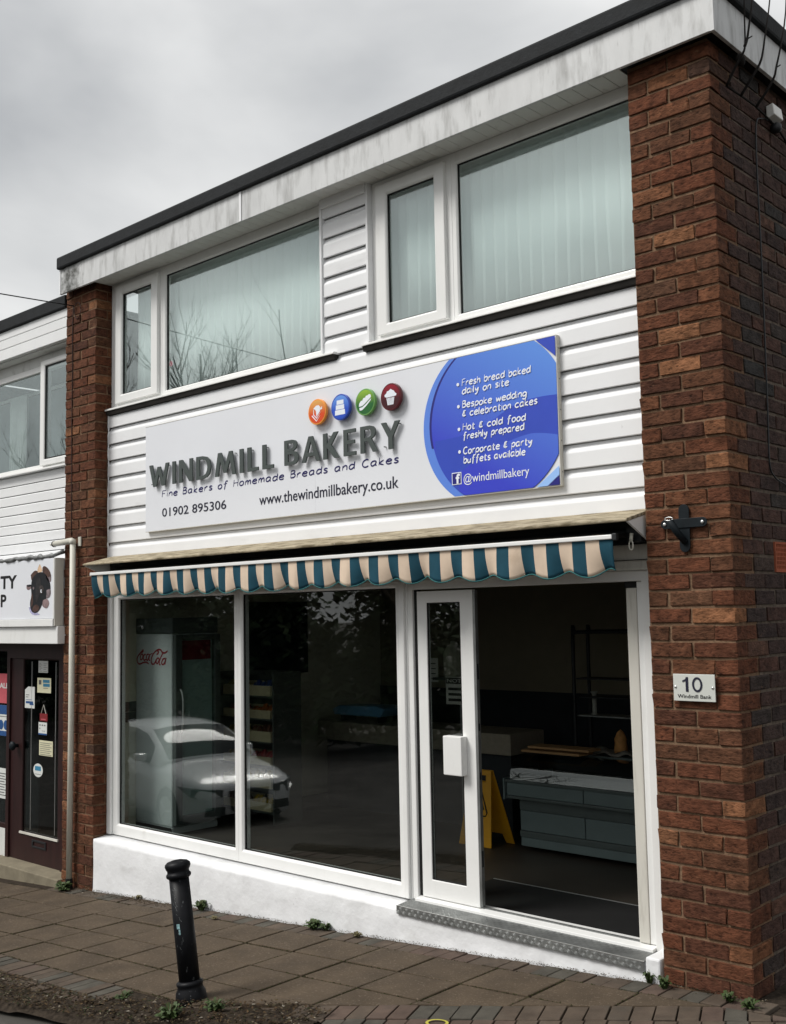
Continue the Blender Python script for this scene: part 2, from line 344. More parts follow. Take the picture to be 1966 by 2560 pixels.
# ================================================================== setting: ground, road, pavement
g = MB(); xs = [-400, -60, -22, -14, -9, -6, -3, 0, 3, 6, 10, 14, 60, 400]; ys = [-400, -60, -30, -16, -8, -4, -2.75, -2.45, 0.3, 12, 60, 400]
def rz(x, y): return gz(x) - 0.06 - (0.0 if y > -2.46 else 0.10 + 0.03 * min(6.0, -y - 2.75))      # the road lies lower and cambers away
for y in ys:
    for x in xs: g.v.append((x, y, rz(x, y)))
n = len(xs)
for j in range(len(ys) - 1):
    for i in range(n - 1): g.f.append((j * n + i, j * n + i + 1, (j + 1) * n + i + 1, (j + 1) * n + i)); g.m.append(0)
tag(g.build('ground', m_asph, fix=False), kind='structure')

def sheet(name, poly, dz, m, step=0):
    b = MB(); P = [(x, y, gz(x) + dz) for x, y in poly]
    b.add(P, [tuple(range(len(P)))]); o = b.build(name, m, fix=False)
    return o
pav = MB()
pp = [(-14, 0.3), (-14, -1.95), (-4.6, -1.98), (-3.4, -2.0), (-2.9, -1.95), (-1.2, -1.85), (3.5, -1.85), (8, -1.85), (8, 9), (0.3, 9), (0.0, 0.3)]
segx = [-14, -9, -6.5, -4.6, -3.4, -2.9, -1.2, 0.0, 0.3, 3.5, 8]
pav.add([(x, 0.25, gz(x) - 0.022) for x in segx] + [(x, -1.98, gz(x) - 0.022) for x in segx], [(i, len(segx) + i, len(segx) + i + 1, i + 1) for i in range(len(segx) - 1)])
pav.add([(0.0, 0.25, gz(0) - 0.022), (8, 0.25, gz(8) - 0.022), (8, 9, gz(8) - 0.022), (0.0, 9, gz(0) - 0.022)], [(0, 1, 2, 3)])
pavement = tag(pav.build('pavement', m_soil), kind='structure')
# big slabs, square to the shop; the diagonal block band cuts them
PX, PY = -2.22, -1.389; DX, DY = 0.870, 0.493; NX, NY = 0.493, -0.870       # band origin, run, outward normal
def flat_piece(name, poly, m, top, th=0.035, tilt=0.0012, bev=0.004):
    if len(poly) < 3: return None
    cx = sum(q[0] for q in poly) / len(poly); cy = sum(q[1] for q in poly) / len(poly)
    area = abs(sum(poly[i][0] * poly[(i + 1) % len(poly)][1] - poly[(i + 1) % len(poly)][0] * poly[i][1] for i in range(len(poly)))) / 2
    if area < 0.0025: return None
    tx, ty = random.uniform(-tilt, tilt) * 6, random.uniform(-tilt, tilt) * 6
    b = MB(); n = len(poly)
    def zz(x, y): return gz(x) + top + tx * (x - cx) + ty * (y - cy)
    # chamfered top edge
    ins = [(x + (cx - x) * min(0.5, bev * 1.6 / max(0.02, math.hypot(cx - x, cy - y))), y + (cy - y) * min(0.5, bev * 1.6 / max(0.02, math.hypot(cx - x, cy - y)))) for x, y in poly]
    V = [(x, y, zz(x, y) - th) for x, y in poly] + [(x, y, zz(x, y) - bev) for x, y in poly] + [(x, y, zz(x, y)) for x, y in ins]
    F = [(i, (i + 1) % n, n + (i + 1) % n, n + i) for i in range(n)] + [(n + i, n + (i + 1) % n, 2 * n + (i + 1) % n, 2 * n + i) for i in range(n)] + [tuple(range(2 * n, 3 * n))]
    b.add(V, F)
    return b.build(name, m, pavement)
sx0, sw, sh = -1.12, 0.514, 0.382
for i in range(-3, 24):
    x1 = sx0 - sw * i; x0 = x1 - sw
    for j in range(4):
        y1 = -0.195 - sh * j; y0 = y1 - sh
        gp = 0.0095
        poly = [(x0 + gp, y0 + gp), (x1 - gp, y0 + gp), (x1 - gp, y1 - gp), (x0 + gp, y1 - gp)]
        poly = [(a + random.uniform(-0.003, 0.003), b_ + random.uniform(-0.003, 0.003)) for a, b_ in poly]
        poly = clip(poly, NX, NY, NX * PX + NY * PY - 0.006)
        if len(poly) < 3: continue
        flat_piece('paving_slab', poly, m_slab, random.uniform(-0.004, 0.003))
# course of blocks along the wall
bms = [m_block, m_block, m_block2, m_block, m_block3]
x = 0.15; k = 0
while x > -7.2:
    wd = 0.128
    poly = [(x - wd + 0.004, -0.19), (x - 0.004, -0.19), (x - 0.004, -0.012), (x - wd + 0.004, -0.012)]
    if x > -0.02 or x < -0.0:
        flat_piece('paving_block', poly, random.choice(bms), random.uniform(-0.006, 0.002), bev=0.003)
    x -= wd; k += 1
# diagonal band rows running towards the camera
for row in range(5):
    o0 = row * 0.24
    s = -0.72 + (0.061 if row % 2 else 0) + row * 0.05
    while s < 4.6:
        a0, a1 = s + 0.0045, s + 0.122 - 0.0045
        pts = []
        for (a, o) in ((a0, o0 + 0.005), (a0, o0 + 0.235), (a1, o0 + 0.235), (a1, o0 + 0.005)):
            a += random.uniform(-0.002, 0.002); o += random.uniform(-0.002, 0.002)
            sk = a - 0.10 * (o - o0)          # the blocks are laid a little askew
            pts.append((PX + DX * sk + NX * o, PY + DY * sk + NY * o))
        pts = clip(pts, 0, 1, -0.2) if pts[0][0] < 0.16 else pts
        if len(pts) >= 3 and max(q[1] for q in pts) < 1.2 and not (s < -0.02 and random.random() < 0.45):
            flat_piece('paving_block', pts, random.choice(bms), random.uniform(-0.006, 0.003) - (0.012 if s < 0 else 0), bev=0.003)
        s += 0.122
# edging course at the front on the left
x = -3.42
while x > -9.5:
    wd = 0.104
    flat_piece('paving_block', [(x - wd + 0.004, -1.95), (x - 0.004, -1.95), (x - 0.004, -1.732), (x - wd + 0.004, -1.732)], random.choice(bms), random.uniform(-0.008, 0.002), bev=0.003)
    x -= wd
# sunk sett row following the curved edge of the verge
x = -3.3
while x > -6.5:
    wd = 0.15; yy = -1.965 - 0.02 * max(0, (-4.0 - x))
    if random.random() < 0.8 and x < -3.55:
        flat_piece('paving_block', [(x - wd + 0.006, yy - 0.10), (x - 0.006, yy - 0.10), (x - 0.006, yy), (x - wd + 0.006, yy)], random.choice(bms), -0.016 + random.uniform(-0.012, 0.004), bev=0.003)
    x -= wd
# verge of soil
vb = MB(); NXv, NYv = 60, 14; random.seed(11)
for j in range(NYv + 1):
    for i in range(NXv + 1):
        x = -6.6 + i * (4.75 / NXv)
        lo, hi = -2.36 + 0.10 * math.sin(x * 1.7), (-2.03 if x < -3.45 else -2.03 + 0.62 * min(1, (x + 3.45) / 1.25) if x < -2.2 else -1.44)
        if x > -2.9: lo = lo + 0.62 * (x + 2.9)
        if x > -2.1: hi = min(hi, -1.5)
        t = j / NYv; y = lo + (hi - lo) * t
        vb.v.append((x, y, gz(x) - 0.03 + 0.040 * math.sin(math.pi * min(1, t * 1.05)) ** 0.7 + random.uniform(-0.010, 0.012)))
for j in range(NYv):
    for i in range(NXv): a = j * (NXv + 1) + i; vb.f.append((a, a + 1, a + NXv + 2, a + NXv + 1)); vb.m.append(0)
verge = tag(vb.build('verge', m_soil), kind='structure')

# ================================================================== bakery building
bakery = thing('bakery_building', 'two storey brick bakery with white cladding, striped awning and open sliding door', 'building', (-3.3, 2.0, gz(-3.3)))
LB = 0.2827; HB = 0.1; JT = 0.0165
def brick_mesh(lx, ly, lz, seed):
    rnd = random.Random(seed); bm = bmesh.new(); bmesh.ops.create_cube(bm, size=1)
    for v in bm.verts: v.co = Vector((v.co.x * lx, v.co.y * ly, v.co.z * lz))
    bmesh.ops.bevel(bm, geom=bm.edges[:], offset=0.0045, segments=1, affect='EDGES')
    for v in bm.verts: v.co += Vector((rnd.uniform(-1, 1) * 0.0050, rnd.uniform(-1, 1) * 0.0036, rnd.uniform(-1, 1) * 0.0042))
    me = bpy.data.meshes.new('brick'); bm.to_mesh(me); bm.free(); return me
stretch = [brick_mesh(LB - JT, 0.137, HB - JT, s) for s in range(8)]
halves = [brick_mesh(LB / 2 - JT, 0.137, HB - JT, s + 50) for s in range(6)]
for me in stretch + halves: me.materials.append(m_brick)
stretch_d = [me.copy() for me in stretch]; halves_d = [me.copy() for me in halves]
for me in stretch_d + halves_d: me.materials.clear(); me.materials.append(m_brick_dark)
rb = random.Random(3)
def put_brick(parent, me, x, y, z, rz=0):
    o = bpy.data.objects.new('brick', me)
    Mx = Matrix.Translation((x + rb.uniform(-.0015, .0015), y + rb.uniform(-0.0035, 0.0035), z + rb.uniform(-.002, .002))) @ Matrix.Rotation(rz + rb.uniform(-.006, .006), 4, 'Z') @ Matrix.Rotation(rb.uniform(-.005, .005), 4, 'Y')
    return link(o, parent, Mx)
def merge_brick(b, me, x, y, z, rz=0):
    Mx = Matrix.Translation((x + rb.uniform(-.0015, .0015), y + rb.uniform(-0.003, 0.003), z + rb.uniform(-.002, .002))) @ Matrix.Rotation(rz + rb.uniform(-.006, .006), 4, 'Z') @ Matrix.Rotation(rb.uniform(-.006, .006), 4, 'Y')
    b.add([Mx @ v.co for v in me.vertices], [tuple(p.vertices) for p in me.polygons])
# --- right pier: front face y=0, corner x=0
pier = MB().box(-2 * LB + 0.010, -0.0110, 0.0110, 0.30, -0.3, 5.62).build('brick_pier', m_mortar, bakery)
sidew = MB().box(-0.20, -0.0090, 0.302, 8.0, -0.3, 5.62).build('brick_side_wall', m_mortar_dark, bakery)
sb = MB(); nside = 0
NROW = 57                                   # rows i = -1 .. : top of row i at 5.5-0.1*i
for i in range(-1, NROW - 1):
    zc = 5.5 - HB * i - HB / 2
    if i % 2 == 0:      # header shows on the front of the corner
        put_brick(pier, rb.choice(stretch), -0.137 / 2 + 0.0005, LB / 2 - JT / 2, zc, R(90))
        put_brick(pier, rb.choice(stretch), -LB * 1.0 + 0.005, 0.137 / 2, zc)
        put_brick(pier, rb.choice(halves), -LB * 1.75 + 0.004, 0.137 / 2, zc)
        y = LB
    else:
        put_brick(pier, rb.choice(stretch), -LB / 2 + JT / 2, 0.137 / 2, zc)
        put_brick(pier, rb.choice(stretch), -LB * 1.5 + JT / 2, 0.137 / 2, zc)
        y = LB / 2
    kk = 0
    while y < 7.9:
        yc = y + LB / 2
        if 2.40 < zc < 2.60 and 0.43 < yc < 0.95:      # cut bricks round the air brick
            if i % 2:
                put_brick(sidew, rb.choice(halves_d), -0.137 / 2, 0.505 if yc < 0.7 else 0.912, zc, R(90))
            y += LB; kk += 1; continue
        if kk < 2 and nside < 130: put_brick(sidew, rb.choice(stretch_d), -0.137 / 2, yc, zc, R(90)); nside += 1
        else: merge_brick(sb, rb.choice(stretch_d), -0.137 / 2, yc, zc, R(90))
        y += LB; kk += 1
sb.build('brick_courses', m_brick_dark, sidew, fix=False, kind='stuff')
# air brick in the side wall
ab = MB().ring(0, 0.250, 2.405, 2.592, 0.012, 0.238, 2.418, 2.578, 0, 0.03)
abv = [(0.004 - q[1], 0.583 + q[0], q[2]) for q in ab.v]; ab.v = abv
for r_ in range(6):
    z0 = 2.400 + r_ * 0.0268
    ab.box(-0.02, 0.001, 0.596, 0.820, z0 + 0.018, z0 + 0.0265)
for c_ in range(9): ab.box(-0.02, 0.002, 0.612 + c_ * 0.0225, 0.620 + c_ * 0.0225, 2.4185, 2.5775)
m_air = mat('terracotta_air_brick', (0.33, 0.10, 0.055), 0.9, 0.15, var=0.15, nscale=20)
ab.build('air_brick', m_air, sidew)
MB().box(-0.03, -0.0205, 0.59, 0.825, 2.41, 2.585).build('air_brick_void', m_dark, sidew)
# --- left pier
XL = -6.715
pierl = MB().box(XL - 0.573, XL - 0.0110, 0.0110, 0.34, -0.75, 5.62).build('brick_pier', m_mortar, bakery)
lp = MB(); DL = 0.0975; sc = DL / HB
for i in range(-2, 62):
    zc = 5.4575 - DL * i - DL / 2
    W0 = 0.585
    if i % 2 == 0:
        merge_brick(lp, rb.choice(stretch), XL - 0.137 / 2, LB / 2 - 0.004, zc, R(90))
        merge_brick(lp, rb.choice(stretch), XL - LB - 0.004, 0.137 / 2, zc)
        merge_brick(lp, rb.choice(halves), XL - LB * 1.75 - 0.010, 0.137 / 2, zc)
    else:
        merge_brick(lp, rb.choice(stretch), XL - LB / 2 + 0.004, 0.137 / 2, zc)
        merge_brick(lp, rb.choice(stretch), XL - LB * 1.5 - 0.008, 0.137 / 2, zc)
        merge_brick(lp, rb.choice(halves), XL - 0.137 / 2, 0.137 + LB / 4 + 0.002, zc, R(90))
lp.build('brick_courses', m_brick, pierl, fix=False, kind='stuff')

# --- fascia, edging, soffit, roof
fas = MB(); ZF0, ZF1 = 5.59, 5.858
fas.prism([(-7.25, -0.10), (0.09, -0.10), (0.09, 8.1), (0.065, 8.1), (0.065, -0.075), (-7.25, -0.075)], 'z', ZF0, ZF1)
fascia = fas.build('fascia', m_fascia, bakery, bevel=0.003)
MB().prism([(-7.27, -0.135), (0.125, -0.135), (0.125, 8.12), (-0.1, 8.12), (-0.1, 0.1), (-7.27, 0.1)], 'z', ZF1 - 0.004, 5.985).build('roof_edging', m_felt, fascia, bevel=0.018)
MB().box(-4.295, -4.265, -0.107, -0.1025, ZF0 - 0.002, ZF1 - 0.006).build('fascia_joint_cover', m_clad, fascia, bevel=0.002)
m_stain = mat('black_lichen_stain', (0.05, 0.05, 0.045), 0.9, 0.1, var=0.4, nscale=16)
MB().box(-7.248, -7.228, -0.106, -0.1025, ZF0 - 0.002, ZF1 - 0.006).build('fascia_corner_cover', m_clad, fascia)
MB().box(0.0655, 0.0935, -0.1035, -0.1022, ZF0 - 0.003, ZF1 - 0.006).build('fascia_corner_cover', m_fascia, fascia)
roof = MB().box(-7.25, 0.05, 0.12, 8.05, 5.80, 5.93).build('roof', m_felt, bakery)
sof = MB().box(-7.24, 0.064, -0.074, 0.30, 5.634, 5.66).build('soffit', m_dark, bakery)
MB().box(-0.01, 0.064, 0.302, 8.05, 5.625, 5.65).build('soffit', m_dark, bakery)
x = XL + 0.0
while x < -0.62:
    MB().box(x + 0.0015, x + 0.1185, -0.073, 0.235, 5.624, 5.633).build('soffit_board', m_soffit, sof, bevel=0.002, seg=1); x += 0.12
MB().box(XL, -0.57, -0.0745, -0.055, 5.604, 5.6235).build('soffit_trim', m_soffit, sof)

# --- cladding boards
clad = MB().box(XL - 0.02, -0.56, 0.20, 0.26, 2.40, 4.31).box(-3.54, -2.99, 0.20, 0.26, 4.312, 5.64).build('cladding_backing', m_soffit, bakery)
BP = 0.167
def board(x0, x1, z0, h=BP):
    top = z0 + h
    pr = [(0.196, z0 + 0.010), (0.150, z0 - 0.004), (0.146, z0 + 0.002), (0.146, z0 + h * 0.60), (0.148, z0 + h * 0.66), (0.155, z0 + h * 0.73), (0.166, z0 + h * 0.80), (0.174, z0 + h * 0.86), (0.176, top - 0.007), (0.196, top - 0.007)]
    return MB().prism(pr, 'x', x0, x1)
for k in range(-1, 8):
    z0 = 2.965 + BP * k
    h = BP if k < 7 else 4.30 - z0 + 0.0
    board(XL + 0.004, -0.562, z0, h).build('cladding_board', m_clad, clad)
for k in range(8, 16):
    board(-3.520, -3.012, 2.965 + BP * k + (0.005 if k == 8 else 0)).build('cladding_board', m_clad, clad)
MB().box(-3.545, -3.521, 0.130, 0.24, 4.335, 5.63).build('cladding_trim', m_clad, clad, bevel=0.003)
MB().box(-3.011, -2.988, 0.130, 0.24, 4.335, 5.63).build('cladding_trim', m_clad, clad, bevel=0.003)
MB().box(-3.519, -3.013, 0.120, 0.145, 5.55, 5.63).build('cladding_trim', m_clad, clad, bevel=0.003)
# white scribe strip of sealant down the left pier
sc_ = MB(); z = 2.8
rs = random.Random(5)
pth = []
while z < 4.3: pth.append((XL + 0.006 + rs.uniform(-0.003, 0.005), 0.152 + rs.uniform(-0.004, 0.003), z)); z += 0.05
sc_.tube(pth, [0.006 + rs.uniform(0, 0.005) for _ in pth], 6); sc_.build('sealant_bead', m_clad, clad, smooth=True)

# --- upper windows
def upper_window(x0, x1, sash, sg, fix, sill_x0, sill_x1):
    wdw = MB()
    zb, zt = 4.330, 5.622
    # outer frame with a mullion, made as two rings that butt on the mullion line
    xm = (sash[1] + fix[0]) / 2
    fr = MB().ring(x0, xm, zb, zt, sash[0] + 0.012, sash[1] - 0.012, zb + 0.05, zt - 0.05, 0.185, 0.25, 0.006)
    fr.ring(xm, x1, zb, zt, fix[0], fix[1], 4.387, 5.531, 0.187, 0.25, 0.012)
    w_ = fr.build('window', m_upvc, bakery, bevel=0.003)
    MB().ring(sash[0], sash[1], 4.366, 5.572, sg[0], sg[1], 4.452, 5.484, 0.150, 0.215, 0.014).build('sash', m_upvc, w_, bevel=0.006)
    MB().ring(sg[0] - 0.004, sg[1] + 0.004, 4.448, 5.488, sg[0] + 0.006, sg[1] - 0.006, 4.458, 5.478, 0.172, 0.19).build('gasket', m_dark, w_)
    MB().box(sg[0] - 0.004, sg[1] + 0.004, 0.186, 0.190, 4.449, 5.487).build('pane', m_glass_up, w_)
    MB().ring(fix[0] - 0.004, fix[1] + 0.004, 4.383, 5.535, fix[0] + 0.006, fix[1] - 0.006, 4.393, 5.525, 0.205, 0.222).build('gasket', m_dark, w_)
    MB().box(fix[0] - 0.004, fix[1] + 0.004, 0.214, 0.218, 4.384, 5.534).build('pane', m_glass_up, w_)
    s_ = MB().prism([(0.255, 4.329), (0.186, 4.329), (0.105, 4.318), (0.103, 4.300), (0.255, 4.300)], 'x', sill_x0, sill_x1).build('sill', m_upvc, w_, bevel=0.003)
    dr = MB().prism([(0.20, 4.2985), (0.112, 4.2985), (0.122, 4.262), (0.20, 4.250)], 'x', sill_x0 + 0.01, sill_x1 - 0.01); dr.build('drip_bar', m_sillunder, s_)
    return w_
w1 = upper_window(XL + 0.004, -3.546, (-6.595, -5.868), (-6.485, -5.985), (-5.778, -3.572), XL + 0.004, -3.37)
w2 = upper_window(-2.987, -0.560, (-2.920, -2.214), (-2.806, -2.320), (-2.117, -0.640), -3.06, -0.562)
def blind(label, x0, x1, dx, ang, jit, z0=4.37, z1=5.56, grp=None):
    t = thing('vertical_blind', label, 'blind', ((x0 + x1) / 2, 0.36, z0), grp)
    MB().box(x0 - 0.03, x1 + 0.03, 0.285, 0.320, z1, z1 + 0.04).build('headrail', m_upvc, t)
    rr = random.Random(int(abs(x0) * 100)); x = x0
    while x < x1:
        a = R(ang + rr.uniform(-jit, jit)); s = MB(); N = 5
        for zz_, off in ((z1, 0), ((z0 + z1) / 2, rr.uniform(-.006, .006)), (z0, rr.uniform(-.012, .012))):
            for q in range(N):
                u = (q / (N - 1) - 0.5) * 0.127
                bow = 0.003 * (1 - (2 * u / 0.127) ** 2)
                s.v.append((x + u * math.cos(a) + off - bow * math.sin(a), 0.300 + u * math.sin(a) + bow * math.cos(a), zz_))
        for r_ in range(2):
            for q in range(N - 1): s.f.append((r_ * N + q, r_ * N + q + 1, (r_ + 1) * N + q + 1, (r_ + 1) * N + q)); s.m.append(0)
        o = s.build('slat', m_blind, t, fix=False, smooth=True)
        md = o.modifiers.new('solid', 'SOLIDIFY'); md.thickness = 0.0012
        x += dx * rr.uniform(0.94, 1.06)
    return t
blind('pale vertical blind in the upper window nearest the left pier', -6.34, -3.50, 0.107, 5, 3, grp='vertical blinds in the upper windows')
blind('pale vertical blind in the upper window beside the right pier', -2.86, -0.58, 0.107, 10, 5, grp='vertical blinds in the upper windows')
# the small pink sticker inside the left upper window
m_pink = mat('pink_sticker', (0.55, 0.14, 0.19), 0.6, 0.3)
st_ = MB().prism(circle(-5.735, 4.645, 0.028, 14), 'y', 0.220, 0.222).build('window_sticker', m_pink, None)
tag(st_, 'small pink round sticker on the upper left window', 'sticker')
# upper room, floor and ceiling slabs so that the windows look into a real room
m_wall_in = mat('cream_plaster', (0.25, 0.22, 0.155), 0.9, 0.2, var=0.05)
m_wall_low = mat('dark_wall_panel', (0.022, 0.026, 0.030), 0.7, 0.3, var=0.2)
m_ceil = mat('ceiling_paint', (0.14, 0.135, 0.11), 0.9, 0.2)
MB().box(-7.0, -0.201, 3.2, 3.3, 2.9, 5.79).build('upper_room_wall', m_wall_in, bakery)
MB().box(-7.2, -0.201, 0.262, 8.0, 2.78, 2.88).build('upper_floor', m_ceil, bakery)

# --- stall riser
ri = MB(); nx = 120; rr = random.Random(21)
def riser_top(x): return 0.072 if x < -2.69 else 0.088
rows = [(-0.16, 0.0), (-0.03, -0.006), (0.05, -0.001), (0.5, 0.002), (0.93, 0.0), (1.0, 0.006)]
for k, (t, dy) in enumerate(rows):
    for i in range(nx + 1):
        x = XL + 0.004 + (6.135 - 0.004) * i / nx
        zb_ = gz(x) - 0.005; zt_ = riser_top(x)
        j = rr.uniform(-1, 1)
        z = zb_ + (zt_ - zb_) * t + (0.006 * j if 0 < k < 4 else 0)
        ri.v.append((x, 0.004 + dy + 0.0035 * rr.uniform(-1, 1) + (0.007 * rr.random() if k == 1 else 0), z))
k = len(rows)
for i in range(nx + 1):
    x = XL + 0.004 + (6.135 - 0.004) * i / nx; ri.v.append((x, 0.2, riser_top(x) + (0.024 if x < -2.69 else 0.02)))
for i in range(nx + 1):
    x = XL + 0.004 + (6.135 - 0.004) * i / nx; ri.v.append((x, 0.2, -0.8))
for r_ in range(k + 1):
    for i in range(nx):
        a = r_ * (nx + 1) + i; ri.f.append((a, a + 1, a + nx + 2, a + nx + 1)); ri.m.append(0)
riser = ri.build('stall_riser', m_render, bakery, fix=False, smooth=True)
MB().box(-0.672, -0.574, -0.008, 0.196, -0.15, 0.130).build('riser_end_block', m_render, riser, bevel=0.012)
# --- step with chequer plate
tread = MB().prism([(-0.012, 0.044), (-0.012, 0.102), (0.198, 0.116), (0.198, 0.110), (-0.006, 0.096), (-0.006, 0.044)], 'x', -2.685, -0.678).build('step_tread', m_alu, bakery, bevel=0.0015)
tp = MB()
def loz(cx, cy, a, front):
    L_, w_ = 0.017, 0.0042
    ca, sa = math.cos(a), math.sin(a)
    P = [(-L_, 0), (0, -w_), (L_, 0), (0, w_)]
    if front:
        q = [(cx + u * ca - v * sa, cy + u * sa + v * ca) for u, v in P]
        tp.add([(x_, -0.0118, z_) for x_, z_ in q] + [(cx, -0.0140, cy)], [(0, 1, 4), (1, 2, 4), (2, 3, 4), (3, 0, 4)])
    else:
        q = [(cx + u * ca - v * sa, cy + u * sa + v * ca) for u, v in P]
        zz_ = lambda y_: 0.102 + 0.014 * (y_ + 0.012) / 0.21
        tp.add([(x_, y_, zz_(y_) + 0.0004) for x_, y_ in q] + [(cx, cy, zz_(cy) + 0.0018)], [(0, 1, 4), (1, 2, 4), (2, 3, 4), (3, 0, 4)])
ix = 0; x = -2.67
while x < -0.69:
    for r_ in range(2):
        cz = 0.060 + 0.028 * r_; d_ = R(45) if (ix + r_) % 2 else R(-45)
        for s in (-0.008, 0, 0.008): loz(x - s * math.sin(d_), cz + s * math.cos(d_), d_, True)
    for r_ in range(7):
        cy = 0.004 + 0.028 * r_; d_ = R(45) if (ix + r_) % 2 else R(-45)
        for s in (-0.008, 0, 0.008): loz(x - s * math.sin(d_), cy + s * math.cos(d_), d_, False)
    x += 0.028; ix += 1
tp.build('tread_pattern', m_alu, tread, kind='stuff')
MB().box(-2.684, -0.679, -0.0145, -0.006, 0.0995, 0.1045).build('tread_nosing', m_alu_b, tread, bevel=0.001)

# --- shop window
sw_ = MB().ring(XL + 0.006, -4.698, 0.100, 2.44, -6.552, -4.757, 0.207, 2.391, 0.175, 0.26, 0.016)
sw_.ring(-4.698, -2.690, 0.100, 2.44, -4.640, -2.820, 0.207, 2.391, 0.175, 0.26, 0.016)
shopw = sw_.build('shop_window', m_upvc, bakery, bevel=0.005)
MB().box(XL + 0.004, XL + 0.075, 0.150, 0.1745, 0.10, 2.44).build('frame_cover', m_upvc, shopw, bevel=0.004)
for (a, b) in ((-6.552, -4.757), (-4.640, -2.820)):
    MB().ring(a - 0.003, b + 0.003, 0.204, 2.394, a + 0.008, b - 0.008, 0.215, 2.383, 0.198, 0.214).build('gasket', m_dark, shopw)
    MB().box(a - 0.003, b + 0.003, 0.206, 0.212, 0.205, 2.393).build('pane', m_glass, shopw)
MB().box(-2.758, -2.705, 0.150, 0.176, 0.108, 2.44).build('frame_cover', m_upvc, shopw, bevel=0.008)
# --- doorway
dw = MB().prism([(-2.689, 0.108), (-2.640, 0.108), (-2.640, 2.372), (-0.702, 2.372), (-0.702, 0.108), (-0.566, 0.108), (-0.566, 2.44), (-2.689, 2.44)], 'y', 0.178, 0.27)
doorway = dw.build('door_frame', m_upvc, bakery, bevel=0.005)
MB().prism([(0.14, 0.106), (0.14, 0.130), (0.20, 0.138), (0.29, 0.138), (0.29, 0.106)], 'x', -2.638, -0.700).build('threshold', m_upvc, doorway, bevel=0.003)
MB().box(-2.60, -0.83, 0.205, 0.225, 0.1385, 0.146).build('door_track', m_alu, doorway)
MB().box(-0.822, -0.748, 0.190, 0.262, 0.142, 2.330).build('closing_jamb', m_upvc_old, doorway, bevel=0.006)
MB().box(-0.747, -0.703, 0.196, 0.262, 0.142, 2.370).build('jamb_cover', m_upvc, doorway, bevel=0.004)
MB().box(-0.835, -0.703, 0.20, 0.25, 2.332, 2.371).build('door_stop', m_dark, doorway)
dl = MB().ring(-2.600, -2.072, 0.143, 2.358, -2.507, -2.190, 0.272, 2.272, 0.186, 0.226, 0.004)
leaf = dl.build('sliding_door', m_upvc, bakery, bevel=0.003)
MB().box(-2.510, -2.187, 0.204, 0.209, 0.269, 2.275).build('pane', m_glass, leaf)
MB().ring(-2.510, -2.187, 0.269, 2.275, -2.499, -2.198, 0.280, 2.264, 0.192, 0.203).build('gasket', m_dark, leaf)
MB().box(-2.0715, -2.052, 0.190, 0.222, 0.150, 2.352).build('edge_strip', m_alu, leaf)
for z in (0.42, 1.02, 1.36, 1.72): MB().box(-2.0705, -2.0505, 0.198, 0.214, z, z + (0.11 if z in (0.42, 1.72) else 0.05)).build('lock_plate', m_black, leaf)
MB().box(-2.320, -2.150, 0.118, 0.1855, 1.043, 1.318).build('handle_box', m_upvc, leaf, bevel=0.006)
MB().box(-2.638, -2.603, 0.20, 0.235, 0.143, 2.370).build('seal_strip', m_dark, doorway)
# white boarding above the shopfront, under the awning hood
hb = MB().box(XL + 0.004, -0.562, 0.165, 0.20, 2.441, 2.70)
header = hb.build('header_board', m_upvc_old, bakery)
MB().box(-1.05, -0.566, 0.150, 0.1645, 2.502, 2.507).build('board_joint', m_dark, header)
MB().box(-2.70, -0.566, 0.155, 0.1645, 2.4405, 2.460).build('header_bead', m_upvc_old, header)
# --- ground floor room
m_floor = mat('vinyl_floor', (0.036, 0.030, 0.024), 0.5, 0.35, var=0.15, nscale=3)
MB().box(-6.78, -0.201, 0.27, 4.25, 0.02, 0.10).build('shop_floor', m_floor, bakery)
MB().box(-6.78, -0.201, 4.15, 4.25, 0.101, 2.779).build('back_wall', m_wall_in, bakery)
MB().box(-6.76, -0.202, 4.132, 4.149, 0.102, 1.30).build('wall_panelling', m_wall_low, bakery)
m_party = mat('party_wall_paint', (0.66, 0.63, 0.50), 0.9, 0.2, var=0.05)
MB().box(-7.29, -6.745, 0.262, 4.15, 0.102, 2.779).build('party_wall', m_party, bakery)
MB().box(-0.28, -0.202, 0.29, 4.13, 0.102, 2.779).build('inner_wall', m_wall_in, bakery)
MB().box(-6.74, -0.29, 0.275, 0.30, 2.442, 2.779).build('lintel', m_wall_in, bakery)
# tiles on the party wall
m_tile = mat('cream_wall_tile', (0.74, 0.73, 0.62), 0.25, 0.5, var=0.08, nscale=2)
m_tile_d = mat('dark_wall_tile', (0.075, 0.08, 0.075), 0.25, 0.5, var=0.1)
pw = bpy.data.objects['party_wall']
for r_ in range(11):
    z0 = 1.365 - 0.104 * (r_ + 1)
    for c_ in range(3):
        y0 = 0.275 + 0.152 * c_ - (0.076 if r_ % 2 else 0)
        a, b = max(0.264, y0), min(0.62, y0 + 0.148)
        if b - a > 0.02: MB().box(-6.7445, -6.738, a, b, z0, z0 + 0.100).build('wall_tile', m_tile_d if r_ < 2 else m_tile, pw, bevel=0.001, seg=1)
